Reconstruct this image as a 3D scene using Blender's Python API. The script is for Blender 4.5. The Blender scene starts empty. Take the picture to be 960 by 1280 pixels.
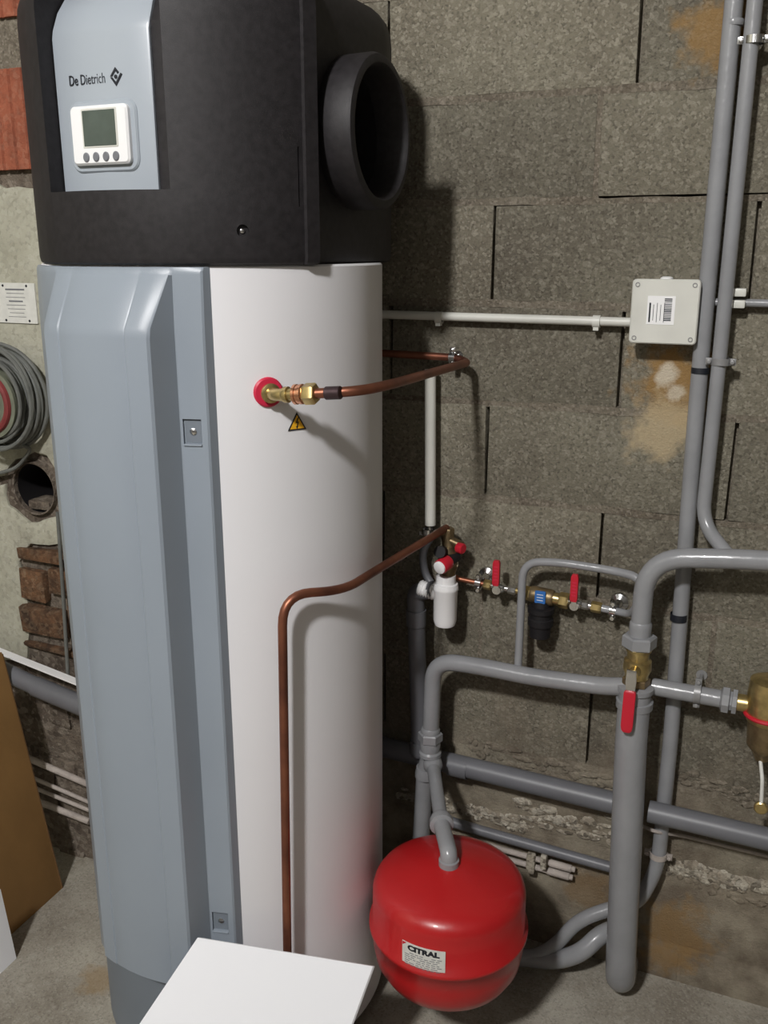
import bpy, math, random
from mathutils import Vector, Matrix
random.seed(7)
R = math.radians
scn = bpy.context.scene
col = scn.collection

# ------------------------------------------------------------------ camera, light, exposure
H = 1.557                      # camera height above the floor
FPX = 1161.0                   # focal length in pixels of the 960x1280 frame
PITCH = R(15.8)
YAW = R(23.3)
YW = 1.81                      # front of the block wall
YL = 1.63                      # front of the thicker old wall on the left
cam = bpy.data.cameras.new('camera')
cam.sensor_fit = 'VERTICAL'; cam.sensor_height = 36.0; cam.lens = FPX/1280*36.0
cam.clip_start = 0.02
camo = bpy.data.objects.new('camera', cam); col.objects.link(camo)
camo.location = (0, 0, H); camo.rotation_euler = (math.pi/2-PITCH, 0, YAW)
scn.camera = camo

w = bpy.data.worlds.new('world'); scn.world = w; w.use_nodes = True
w.node_tree.nodes['Background'].inputs[0].default_value = (0.8, 0.85, 1, 1)
w.node_tree.nodes['Background'].inputs[1].default_value = 0.01

def point_light(name, loc, power, size, colr=(1, 1, 1)):
    l = bpy.data.lights.new(name, 'POINT'); l.energy = power; l.shadow_soft_size = size; l.color = colr
    o = bpy.data.objects.new(name, l); col.objects.link(o); o.location = loc
    return o
point_light('ceiling_bulb', (-0.60, -1.60, 3.45), 420, 0.13, (1.0, 0.985, 0.98))
point_light('fill_light', (1.0, -1.9, 2.6), 3, 0.08, (0.93, 0.96, 1))  # weak fill added to lift the shadows, stands for no lamp in the room

vs = scn.view_settings
vs.view_transform = 'Standard'; vs.look = 'None'; vs.gamma = 1.0; vs.use_curve_mapping = False
vs.exposure = 0.2

# ------------------------------------------------------------------ pixel -> place
FW = Vector((-math.sin(YAW), math.cos(YAW), 0)); RT = Vector((math.cos(YAW), math.sin(YAW), 0)); UP = Vector((0, 0, 1))
CF = FW*math.cos(PITCH)-UP*math.sin(PITCH); CU = FW*math.sin(PITCH)+UP*math.cos(PITCH)
def ray(x, y): return CF*FPX+RT*(x-480)+CU*(640-y)
def P(x, y, off=0.0, wall=YW):                 # a point 'off' metres in front of a wall
    d = ray(x, y); return d*((wall-off)/d.y)+Vector((0, 0, H))
def PF(x, y, fwd):                             # a point at a level distance ahead
    d = ray(x, y); return d*(fwd/d.dot(FW))+Vector((0, 0, H))
def PZ(x, y, z=0.0):
    d = ray(x, y); return d*((z-H)/d.z)+Vector((0, 0, H))

# ------------------------------------------------------------------ materials
def mat(name, c, rough=0.5, metal=0.0, var=0.0, vscale=8, bump=0.0, bscale=60, coat=0.0, c2=None, ior=1.45):
    m = bpy.data.materials.new(name); m.use_nodes = True
    nt = m.node_tree; b = nt.nodes['Principled BSDF']
    b.inputs['Roughness'].default_value = rough; b.inputs['Metallic'].default_value = metal
    b.inputs['Coat Weight'].default_value = coat; b.inputs['IOR'].default_value = ior
    g = nt.nodes.new('ShaderNodeNewGeometry')
    n = nt.nodes.new('ShaderNodeTexNoise'); n.inputs['Scale'].default_value = vscale; n.inputs['Detail'].default_value = 5
    nt.links.new(g.outputs['Position'], n.inputs['Vector'])
    r = nt.nodes.new('ShaderNodeValToRGB'); nt.links.new(n.outputs['Fac'], r.inputs[0])
    lo = c2 if c2 else tuple(x*(1-var) for x in c); hi = c if c2 else tuple(min(1, x*(1+var*0.6)) for x in c)
    r.color_ramp.elements[0].position = 0.33; r.color_ramp.elements[1].position = 0.67
    r.color_ramp.elements[0].color = (*lo, 1); r.color_ramp.elements[1].color = (*hi, 1)
    nt.links.new(r.outputs[0], b.inputs['Base Color'])
    if bump:
        n2 = nt.nodes.new('ShaderNodeTexNoise'); n2.inputs['Scale'].default_value = bscale; n2.inputs['Detail'].default_value = 4
        nt.links.new(g.outputs['Position'], n2.inputs['Vector'])
        bp = nt.nodes.new('ShaderNodeBump'); bp.inputs['Strength'].default_value = 1; bp.inputs['Distance'].default_value = bump
        nt.links.new(n2.outputs['Fac'], bp.inputs['Height']); nt.links.new(bp.outputs[0], b.inputs['Normal'])
    return m

def masonry(name, base, dark, light, stains=(), grain=150, depth=0.004, vary=True, big=3.0, lowdirt=None, speck=1.0):
    """porous concrete: fine aggregate, pits, soft blotches and stains that sit at their own places"""
    m = bpy.data.materials.new(name); m.use_nodes = True
    nt = m.node_tree; N = nt.nodes; L = nt.links; b = N['Principled BSDF']; b.inputs['Roughness'].default_value = 0.95
    b.inputs['Specular IOR Level'].default_value = 0.15
    g = N.new('ShaderNodeNewGeometry')
    def noise(s, d=4, rgh=0.6):
        n = N.new('ShaderNodeTexNoise'); n.inputs['Scale'].default_value = s; n.inputs['Detail'].default_value = d
        n.inputs['Roughness'].default_value = rgh; L.new(g.outputs['Position'], n.inputs['Vector']); return n.outputs['Fac']
    def mathn(op, a, c, cl=False):
        n = N.new('ShaderNodeMath'); n.operation = op; n.use_clamp = cl
        for i, v in enumerate((a, c)):
            if isinstance(v, (int, float)): n.inputs[i].default_value = v
            else: L.new(v, n.inputs[i])
        return n.outputs[0]
    def mapr(v, a, c, x=0.0, y=1.0):
        n = N.new('ShaderNodeMapRange'); n.inputs[1].default_value = a; n.inputs[2].default_value = c
        n.inputs[3].default_value = x; n.inputs[4].default_value = y; L.new(v, n.inputs[0]); return n.outputs[0]
    def mix(fac, a, c, mode='MIX'):
        n = N.new('ShaderNodeMix'); n.data_type = 'RGBA'; n.blend_type = mode
        if isinstance(fac, (int, float)): n.inputs[0].default_value = fac
        else: L.new(fac, n.inputs[0])
        for i, v in ((6, a), (7, c)):
            if isinstance(v, tuple): n.inputs[i].default_value = (*v[:3], 1)
            else: L.new(v, n.inputs[i])
        return n.outputs[2]
    blot = mapr(noise(big, 5), 0.35, 0.68)
    c = mix(blot, dark, base)
    def vor(sc_, feat='F1'):
        v = N.new('ShaderNodeTexVoronoi'); v.inputs['Scale'].default_value = sc_; v.feature = feat
        L.new(g.outputs['Position'], v.inputs['Vector']); return v
    v1 = vor(grain); v2 = vor(grain*0.45)
    sep_ = N.new('ShaderNodeSeparateColor'); L.new(v1.outputs['Color'], sep_.inputs[0])
    sep2 = N.new('ShaderNodeSeparateColor'); L.new(v2.outputs['Color'], sep2.inputs[0])
    fine = mapr(noise(grain*1.3, 3, 0.75), 0.3, 0.7)
    c = mix(mapr(sep_.outputs[0], 0.55, 1.0, 0, 0.75*speck), c, light)
    c = mix(mapr(sep_.outputs[1], 0.62, 1.0, 0, 0.8*speck), c, tuple(x*0.38 for x in dark))
    c = mix(mapr(sep2.outputs[0], 0.9, 0.95, 0, 0.45*speck), c, light)
    c = mix(mapr(fine, 0.35, 0.0, 0, 0.5*speck), c, tuple(x*0.3 for x in dark))
    if vary:
        oi = N.new('ShaderNodeObjectInfo')
        c = mix(0.9, c, mix(oi.outputs['Random'], (0.80, 0.80, 0.78), (1.12, 1.12, 1.08)), 'MULTIPLY')
    if lowdirt:
        sx = N.new('ShaderNodeSeparateXYZ'); L.new(g.outputs['Position'], sx.inputs[0])
        zz = mathn('ADD', sx.outputs['Z'], mapr(noise(5, 4), 0.3, 0.7, -0.18, 0.18))
        c = mix(mapr(zz, lowdirt[1], lowdirt[0], 0, 0.85), c, mix(mapr(noise(14, 5), 0.35, 0.65), lowdirt[2], lowdirt[3]))
    for (p, rad, sc, amt) in stains:
        d = N.new('ShaderNodeVectorMath'); d.operation = 'DISTANCE'; d.inputs[1].default_value = p; L.new(g.outputs['Position'], d.inputs[0])
        dd = mathn('ADD', d.outputs['Value'], mapr(noise(22, 4), 0.3, 0.7, -rad*0.45, rad*0.45))
        c = mix(mapr(dd, rad*1.05, rad*0.5, 0, amt), c, sc)
    L.new(c, b.inputs['Base Color'])
    pits = mathn('MULTIPLY', sep_.outputs[2], 0.9)
    hgt = mathn('ADD', mathn('MULTIPLY', fine, 0.6), mathn('ADD', pits, mathn('MULTIPLY', noise(grain*0.15, 3), 1.0)))
    bp = N.new('ShaderNodeBump'); bp.inputs['Strength'].default_value = 0.75; bp.inputs['Distance'].default_value = depth
    L.new(hgt, bp.inputs['Height']); L.new(bp.outputs[0], b.inputs['Normal'])
    return m

OR = (0.30, 0.175, 0.06); PALE = (0.46, 0.37, 0.23); WHT = (0.62, 0.56, 0.45)
stains = [(tuple(P(838, 478)), 0.085, OR, 0.85), (tuple(P(825, 535)), 0.075, PALE, 0.8), (tuple(P(832, 470)), 0.022, WHT, 0.8),
          (tuple(P(842, 492)), 0.018, WHT, 0.7), (tuple(P(893, 40)), 0.07, OR, 0.7),
          (tuple(P(845, 1165)), 0.085, (0.27, 0.17, 0.075), 0.8), (tuple(P(830, 1195)), 0.06, (0.27, 0.17, 0.075), 0.7),
          (tuple(P(735, 1110)), 0.07, (0.24, 0.155, 0.075), 0.6)]
LOW = (0.30, 0.62, (0.16, 0.128, 0.095), (0.33, 0.29, 0.22))
M = {}
M['block'] = masonry('porous_concrete', (0.222, 0.205, 0.160), (0.150, 0.132, 0.104), (0.37, 0.345, 0.285), stains, 220, 0.003, True, 3.5, LOW, 0.62)
M['mortar'] = masonry('joint_mortar', (0.208, 0.184, 0.142), (0.140, 0.118, 0.090), (0.36, 0.32, 0.26), stains, 240, 0.0025, False, 9, LOW, 0.6)
M['crust'] = masonry('pale_mortar_crust', (0.46, 0.42, 0.34), (0.25, 0.21, 0.16), (0.6, 0.56, 0.47), (), 120, 0.006, False, 20)
M['plaster'] = masonry('old_plaster', (0.44, 0.43, 0.35), (0.33, 0.32, 0.25), (0.5, 0.49, 0.42), (), 110, 0.0015, False, 6, None, 0.35)
M['rubble'] = masonry('dirty_render', (0.20, 0.165, 0.13), (0.085, 0.066, 0.052), (0.32, 0.28, 0.23), (), 90, 0.006, False, 7, None, 0.6)
M['clay'] = masonry('red_clay', (0.36, 0.115, 0.065), (0.23, 0.075, 0.045), (0.42, 0.26, 0.18), (), 120, 0.002, False, 14, None, 0.25)
M['dullred'] = mat('dull_red_enamel', (0.20, 0.035, 0.035), 0.5, 0, 0.2, 30)
M['brownstone'] = masonry('brown_stone', (0.19, 0.10, 0.055), (0.065, 0.042, 0.03), (0.30, 0.22, 0.15), (), 130, 0.004, True, 22, None, 0.45)
M['floor'] = masonry('floor_concrete', (0.40, 0.375, 0.315), (0.235, 0.21, 0.17), (0.47, 0.45, 0.39), ((tuple(PZ(120, 1225)), 0.05, (0.3, 0.2, 0.09), 0.5),), 240, 0.001, False, 5, None, 0.4)
M['render'] = masonry('grey_render', (0.13, 0.12, 0.11), (0.09, 0.085, 0.075), (0.15, 0.145, 0.135), (), 80, 0.002, False, 2)
M['white_metal'] = mat('white_enamel', (0.76, 0.755, 0.775), 0.42, 0, 0.02, 3)
M['cover'] = mat('blue_grey_plastic', (0.262, 0.300, 0.345), 0.36, 0, 0.03, 5, 0.00012, 700)
M['foot'] = mat('dark_grey_plastic', (0.17, 0.195, 0.225), 0.5, 0, 0.05, 6)
M['panel'] = mat('panel_grey', (0.335, 0.372, 0.412), 0.3, 0, 0.02, 5)
M['black'] = mat('black_foam_plastic', (0.0155, 0.0135, 0.0150), 0.58, 0, 0.35, 90, 0.00022, 900)
M['dark'] = mat('black_interior', (0.006, 0.005, 0.006), 0.7)
M['white'] = mat('white_plastic', (0.80, 0.80, 0.80), 0.35)
M['pvc_white'] = mat('white_pvc', (0.60, 0.60, 0.55), 0.4, 0, 0.08, 12)
M['screen'] = mat('display_glass', (0.075, 0.095, 0.08), 0.18, 0, 0.15, 30)
M['button'] = mat('button_grey', (0.16, 0.165, 0.18), 0.45)
M['ink'] = mat('black_ink', (0.012, 0.014, 0.02), 0.5)
M['greypaint'] = mat('glossy_grey_paint', (0.25, 0.255, 0.265), 0.26, 0, 0.08, 14, 0.0008, 60, 0.25)
M['pvc_grey'] = mat('grey_pvc', (0.135, 0.138, 0.150), 0.42, 0, 0.12, 10)
M['greyclip'] = mat('grey_clip', (0.25, 0.25, 0.25), 0.4, 0.2)
M['copper'] = mat('copper_tarnished', (0.36, 0.14, 0.08), 0.42, 0.8, 0, 9, 0, 60, 0, (0.13, 0.050, 0.036))
M['copperbright'] = mat('copper_bright', (0.85, 0.42, 0.26), 0.25, 1.0, 0.15, 40)
M['solder'] = mat('burnt_copper', (0.09, 0.06, 0.065), 0.45, 0.8, 0.3, 60)
M['brass'] = mat('brass', (0.56, 0.43, 0.19), 0.3, 0.9, 0.25, 60)
M['brassdark'] = mat('brass_dull', (0.27, 0.20, 0.11), 0.42, 0.8, 0.35, 60)
M['chrome'] = mat('galvanised_steel', (0.70, 0.70, 0.70), 0.2, 1.0, 0.1, 50)
M['redvessel'] = mat('red_enamel', (0.42, 0.012, 0.014), 0.33, 0, 0.06, 6, 0.0006, 40, 0.3)
M['red'] = mat('red_plastic', (0.48, 0.014, 0.03), 0.35)
M['rosette'] = mat('red_rubber', (0.55, 0.02, 0.06), 0.45)
M['yellow'] = mat('warning_yellow', (0.80, 0.42, 0.02), 0.4)
M['paper'] = mat('white_label', (0.62, 0.62, 0.58), 0.6, 0, 0.06, 60)
M['blue'] = mat('blue_label', (0.03, 0.14, 0.42), 0.4)
M['card'] = mat('brown_cardboard', (0.30, 0.165, 0.055), 0.75, 0, 0.12, 8, 0.0006, 60)
M['carddark'] = mat('cardboard_edge', (0.17, 0.09, 0.035), 0.85, 0, 0.2, 40)
M['whiteboard'] = mat('white_board', (0.86, 0.87, 0.90), 0.4)
M['cable'] = mat('grey_cable', (0.13, 0.135, 0.125), 0.5, 0, 0.2, 30)
M['reel'] = mat('reel_green_grey', (0.16, 0.17, 0.125), 0.6, 0, 0.25, 20)
M['rail'] = mat('dusty_pale_paint', (0.40, 0.355, 0.32), 0.8, 0, 0.2, 30, 0.002, 120)

# ------------------------------------------------------------------ mesh helpers
class MB:
    def __init__(s): s.v = []; s.f = []
    def add(s, vs_, fs):
        o = len(s.v); s.v += [Vector(p) for p in vs_]; s.f += [tuple(i+o for i in f) for f in fs]; return s
    def box(s, c, size, rot=None):
        c = Vector(c); hx, hy, hz = (q/2 for q in size)
        vs_ = [Vector((x, y, z)) for x in (-hx, hx) for y in (-hy, hy) for z in (-hz, hz)]
        if rot is not None: vs_ = [rot @ q for q in vs_]
        return s.add([c+q for q in vs_], [(0, 1, 3, 2), (4, 6, 7, 5), (0, 4, 5, 1), (2, 3, 7, 6), (0, 2, 6, 4), (1, 5, 7, 3)])
    def lathe(s, p, d, prof, n=20, spin=0.0, cap=True):
        """prof: (distance along the axis, radius)"""
        p = Vector(p); d = Vector(d).normalized()
        a = Vector((0, 0, 1)) if abs(d.z) < 0.9 else Vector((1, 0, 0))
        u = d.cross(a).normalized(); v = d.cross(u)
        vs_ = []; fs = []
        for t, r in prof:
            for k in range(n):
                an = 2*math.pi*k/n+spin
                vs_.append(p+d*t+(u*math.cos(an)+v*math.sin(an))*r)
        for i in range(len(prof)-1):
            for k in range(n):
                fs.append((i*n+k, (i+1)*n+k, (i+1)*n+(k+1) % n, i*n+(k+1) % n))
        if cap:
            fs.append(tuple(range(n))); fs.append(tuple((len(prof)-1)*n+k for k in reversed(range(n))))
        return s.add(vs_, fs)
    def tube(s, pts, r, n=16, fillet=0.03, seg=7, cap=True):
        pts = smooth(pts, fillet, seg)
        rr = r if isinstance(r, (list, tuple)) else None
        t0 = (pts[1]-pts[0]).normalized()
        a = Vector((0, 0, 1)) if abs(t0.z) < 0.9 else Vector((1, 0, 0))
        u = t0.cross(a).normalized(); vs_ = []; fs = []
        for i, q in enumerate(pts):
            t = (pts[min(i+1, len(pts)-1)]-pts[max(i-1, 0)]).normalized()
            u = (u-t*u.dot(t)).normalized(); v = t.cross(u)
            for k in range(n):
                an = 2*math.pi*k/n
                vs_.append(q+(u*math.cos(an)+v*math.sin(an))*r)
        for i in range(len(pts)-1):
            for k in range(n):
                fs.append((i*n+k, i*n+(k+1) % n, (i+1)*n+(k+1) % n, (i+1)*n+k))
        if cap:
            fs.append(tuple(reversed(range(n)))); fs.append(tuple((len(pts)-1)*n+k for k in range(n)))
        return s.add(vs_, fs)
    def ring(s, c, axis, R_, r, n=32, m=10, arc=1.0, start=0.0):
        c = Vector(c); d = Vector(axis).normalized()
        a = Vector((0, 0, 1)) if abs(d.z) < 0.9 else Vector((1, 0, 0))
        u = d.cross(a).normalized(); v = d.cross(u); vs_ = []; fs = []
        full = arc >= 1.0; N_ = n if full else n+1
        for i in range(N_):
            an = start+2*math.pi*arc*i/n; e = u*math.cos(an)+v*math.sin(an)
            for k in range(m):
                b = 2*math.pi*k/m; vs_.append(c+e*(R_+r*math.cos(b))+d*r*math.sin(b))
        for i in range(n):
            for k in range(m):
                j = (i+1) % N_; fs.append((i*m+k, j*m+k, j*m+(k+1) % m, i*m+(k+1) % m))
        return s.add(vs_, fs)
    def loft(s, rows, closed=True, capb=True, capt=True):
        n = len(rows[0]); vs_ = [p for r in rows for p in r]; fs = []
        for i in range(len(rows)-1):
            for k in range(n if closed else n-1):
                j = (k+1) % n; fs.append((i*n+k, i*n+j, (i+1)*n+j, (i+1)*n+k))
        if capb: fs.append(tuple(reversed(range(n))))
        if capt: fs.append(tuple((len(rows)-1)*n+k for k in range(n)))
        return s.add(vs_, fs)

def smooth(pts, fillet, seg):
    pts = [Vector(p) for p in pts]
    if len(pts) < 3: return pts
    out = [pts[0]]
    fl = fillet if isinstance(fillet, (list, tuple)) else [fillet]*(len(pts)-2)
    for i in range(1, len(pts)-1):
        a, b, c = pts[i-1], pts[i], pts[i+1]
        la, lc = (a-b).length, (c-b).length
        f = min(fl[i-1], la*0.49, lc*0.49)
        p0 = b+(a-b).normalized()*f; p2 = b+(c-b).normalized()*f
        for k in range(seg+1):
            t = k/seg; out.append(p0*(1-t)**2+b*2*t*(1-t)+p2*t*t)
    out.append(pts[-1])
    res = [out[0]]
    for q in out[1:]:
        if (q-res[-1]).length > 1e-5: res.append(q)
    return res

WL = {}                         # world matrix of every object built
def build(name, mb, m, parent=None, origin=None, sharp=35, bevel=0.0, flat=False, local=False):
    """link the collected shapes as ONE mesh object; shapes are given in world space (or in the parent's space when local)"""
    if parent is not None:
        mw = WL[parent.name]; loc = Vector((0, 0, 0)); vs_ = mb.v if local else [mw.inverted() @ q for q in mb.v]
    else:
        if origin is None:
            xs = [q.x for q in mb.v]; ys = [q.y for q in mb.v]; zs = [q.z for q in mb.v]
            origin = Vector(((min(xs)+max(xs))/2, (min(ys)+max(ys))/2, min(zs)))
        loc = Vector(origin); vs_ = [q-loc for q in mb.v]
    me = bpy.data.meshes.new(name); me.from_pydata([tuple(q) for q in vs_], [], mb.f); me.update()
    me.materials.append(M[m] if isinstance(m, str) else m)
    import bmesh
    bm = bmesh.new(); bm.from_mesh(me); bmesh.ops.recalc_face_normals(bm, faces=bm.faces)
    if bevel:
        es = [e for e in bm.edges if len(e.link_faces) == 2 and e.calc_face_angle(0) > R(30)]
        bmesh.ops.bevel(bm, geom=es, offset=bevel, segments=2, affect='EDGES', profile=0.6, clamp_overlap=True)
    bm.to_mesh(me); bm.free()
    if not flat:
        me.shade_smooth(); me.set_sharp_from_angle(angle=R(sharp))
    o = bpy.data.objects.new(name, me); col.objects.link(o); o.location = loc
    if parent is not None: o.parent = parent
    WL[o.name] = (WL[parent.name] if parent is not None else Matrix.Identity(4)) @ Matrix.Translation(loc)
    return o
def tag(o, label=None, cat=None, group=None, kind=None):
    if label: o['label'] = label
    if cat: o['category'] = cat
    if group: o['group'] = group
    if kind: o['kind'] = kind
    return o
def thing(name, label, cat, loc, rz=0.0, group=None):
    o = bpy.data.objects.new(name, None); col.objects.link(o); o.location = loc; o.rotation_euler = (0, 0, rz); o.empty_display_size = 0.05
    WL[o.name] = Matrix.Translation(Vector(loc)) @ Matrix.Rotation(rz, 4, 'Z')
    return tag(o, label, cat, group)
def cut(o, mb):
    """carve shapes (given in o's own space) out of o"""
    import bmesh
    me = bpy.data.meshes.new('cutter'); me.from_pydata([tuple(q) for q in mb.v], [], mb.f)
    bm = bmesh.new(); bm.from_mesh(me); bmesh.ops.recalc_face_normals(bm, faces=bm.faces); bm.to_mesh(me); bm.free()
    c = bpy.data.objects.new('cutter', me); col.objects.link(c)
    c.matrix_world = WL[o.name]
    md = o.modifiers.new('cut', 'BOOLEAN'); md.operation = 'DIFFERENCE'; md.solver = 'EXACT'; md.object = c
    bpy.context.view_layer.update()
    dg = bpy.context.evaluated_depsgraph_get()
    nm = bpy.data.meshes.new_from_object(o.evaluated_get(dg))
    o.modifiers.clear(); o.data = nm
    bpy.data.objects.remove(c)
    nm.shade_smooth(); nm.set_sharp_from_angle(angle=R(24))
def text_mb(s, size, org, right, up, bold=0.0, sx=1.0, depth=0.0006):
    """lettering as flat raised print lying in the plane (right, up)"""
    cu = bpy.data.curves.new('lettering', 'FONT'); cu.body = s; cu.size = size; cu.extrude = depth; cu.offset = bold
    cu.align_x = 'LEFT'; cu.resolution_u = 3
    o = bpy.data.objects.new('lettering', cu); col.objects.link(o)
    bpy.context.view_layer.update()
    me = bpy.data.meshes.new_from_object(o.evaluated_get(bpy.context.evaluated_depsgraph_get()))
    right = Vector(right).normalized(); up = Vector(up).normalized(); n = right.cross(up)
    mb = MB(); mb.add([Vector(org)+right*q.co.x*sx+up*q.co.y+n*q.co.z for q in me.vertices], [tuple(p.vertices) for p in me.polygons])
    bpy.data.objects.remove(o)
    return mb

def hexnut(mb, p, d, L_, r, spin=0.26):
    mb.lathe(p, d, [(0, r*0.9), (L_*0.12, r), (L_*0.88, r), (L_, r*0.9)], 6, spin)
def clip(name, x, y, off, r, ax, label, m='greyclip', side=1, wall=YW, steel=False, group=None):
    """pipe clip: band round the pipe, two screw lugs, stud into the wall"""
    c = P(x, y, off, wall); ax = Vector(ax).normalized()
    b = MB(); b.lathe(c-ax*0.006, ax, [(0, r+0.001), (0, r+0.0035), (0.012, r+0.0035), (0.012, r+0.001)], 20, cap=False)
    perp = ax.cross(Vector((0, 1, 0))).normalized()
    t = thing(name, label, 'clip', Vector((c.x, wall, c.z)), 0, group)
    build('band', b, m, t)
    for s in (-1, 1):
        q = c+perp*s*(r+0.007)
        lug = MB(); lug.box(q, (0.012, 0.007, 0.012)); lug.lathe(q+Vector((0, -0.004, 0)), (0, -1, 0), [(0, 0.0045), (0.004, 0.0045), (0.005, 0.003)], 10)
        build('lug', lug, m, t, bevel=0.001)
    st = MB(); st.lathe(c+Vector((0, r+0.002, 0)), (0, 1, 0), [(0, 0.004), (off-r-0.004, 0.004), (off-r-0.004, 0.011), (off-r-0.0015, 0.011)], 12)
    build('stud', st, 'chrome' if steel else m, t)
    return t

# ------------------------------------------------------------------ the room
X0, X1, Y0, CZ = -2.6, 1.5, -2.6, 3.7
def struct(name, mb, m, parent=None, **k):
    o = build(name, mb, m, parent, **k)
    if parent is None: o['kind'] = 'structure'
    return o
struct('floor', MB().box(((X0+X1)/2, (Y0+YW+0.2)/2, -0.05), (X1-X0+0.4, YW+0.4-Y0, 0.1)), 'floor')
struct('ceiling', MB().box(((X0+X1)/2, (Y0+YW+0.2)/2, CZ+0.05), (X1-X0+0.4, YW+0.4-Y0, 0.1)), 'render')
struct('wall_right', MB().box((X1+0.05, (Y0+YW)/2, CZ/2), (0.1, YW-Y0, CZ)), 'render')
struct('wall_front', MB().box(((X0+X1)/2, Y0-0.05, CZ/2), (X1-X0+0.2, 0.1, CZ)), 'render')
wl2 = struct('wall_side', MB().box((X0-0.05, (Y0+YW)/2, CZ/2), (0.1, YW-Y0, CZ)), 'plaster')

# block wall: every block an object, mortar beds between them, open head joints left dark
wb = struct('wall_back', MB().box(((-1.33+X1)/2, YW+0.085, CZ/2), (X1+1.33, 0.1, CZ)), 'rubble')
zj = [-0.02, 0.088, 0.283, 0.478, 0.667, 0.862, 1.057, 1.256, 1.453, 1.644, 1.83, 2.02, 2.22, 2.42, 2.62, 2.82, 3.02, 3.22, 3.42, 3.62, 3.7]
xj = [-0.55, -0.22, -0.41, -0.303, -0.55, -0.305, -0.5485, -0.288, -0.548, -0.357, -0.294, -0.52, -0.3, -0.52, -0.3, -0.5, -0.3, -0.5, -0.3, -0.5]
openj = [0, 0, 0, 1, 0, 1, 1, 1, 1, 0, 1, 0, 1, 0, 0, 0, 0, 0, 0, 0]
beds = []
for i in range(len(zj)-1):
    zb, zt = zj[i]+0.006, zj[i+1]-0.006
    js = []
    x = xj[i]
    while x > -1.33: x -= 0.476
    xs = []
    while x < X1: xs.append(x); x += 0.476
    xs = [max(q, -1.33) for q in xs if q < X1]+[X1]
    xs = sorted(set([-1.33]+xs))
    for k in range(len(xs)-1):
        a, b = xs[k], xs[k+1]
        if b-a < 0.03: continue
        gap = 0.0065 if openj[i] else 0.0075
        mb = MB(); ja = [random.uniform(-0.0018, 0.0018) for _ in range(8)]
        jz = random.uniform(-0.0015, 0.0015)
        mb.box(((a+b)/2, YW+0.017+jz*0.5, (zb+zt)/2), (b-a-gap, 0.034, zt-zb))
        mb.v = [q+Vector((ja[n_], 0, ja[(n_*3) % 8])) for n_, q in enumerate(mb.v)]
        build('block', mb, 'block', wb, bevel=0.002)
        if k > 0:
            mj = MB(); dark_joint = openj[i]
            dy = 0.022 if dark_joint else 0.0015
            mj.box((a, YW+dy+0.006, (zb+zt)/2+(0.0 if not dark_joint else 0)), (gap+0.006, 0.012, zt-zb+0.004))
            build('mortar_joint', mj, 'mortar', wb)
    if i:
        z = zj[i]; n = 60; vs_ = []; fs = []
        for k in range(n+1):
            xx = -1.33+(X1+1.33)*k/n
            d = random.uniform(-0.0012, 0.002); e = random.uniform(-0.002, 0.002)
            hz_ = 0.0078
            if (i == 9 and -0.36 < xx < 0.3) or (i == 6 and -0.2 < xx < -.05) or (i == 7 and xx < -1.0): hz_ = 0.0035
            vs_ += [(xx, YW+d, z-0.0078+e), (xx, YW+d, z+hz_+e*.6), (xx, YW+0.033, z+min(hz_, 0.0085)), (xx, YW+0.033, z-0.0085)]
        for k in range(n):
            for q in range(4): fs.append((k*4+q, k*4+(q+1) % 4, k*4+4+(q+1) % 4, k*4+4+q))
        fs += [(0, 1, 2, 3), (n*4+3, n*4+2, n*4+1, n*4)]
        build('mortar_bed', MB().add(vs_, fs), 'mortar', wb, flat=True)
# rough crusts of pale mortar along the footing
def crust(x0, y0, x1, y1, thick, name='mortar_crust', m='crust', seg=26, wall=YW, deep=0.016):
    a, b = P(x0, y0, 0, wall), P(x1, y1, 0, wall); vs_ = []; fs = []; m_ = 5
    for k in range(seg+1):
        t = k/seg; c = a.lerp(b, t); wd = thick*random.uniform(0.45, 1.0)*math.sin(math.pi*min(1, max(0.06, t)*0.94+0.03))**0.35
        c = c+Vector((0, 0, random.uniform(-0.25, 0.25)*thick))
        for q in range(m_):
            u = q/(m_-1); hh = math.sin(math.pi*u)*deep*random.uniform(0.45, 1)
            vs_.append(c+Vector((random.uniform(-0.002, 0.002), -hh+0.003, (u-0.5)*wd)))
    for k in range(seg):
        for q in range(m_-1): fs.append((k*m_+q, k*m_+m_+q, k*m_+m_+q+1, k*m_+q+1))
    return MB().add(vs_, fs)
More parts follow.
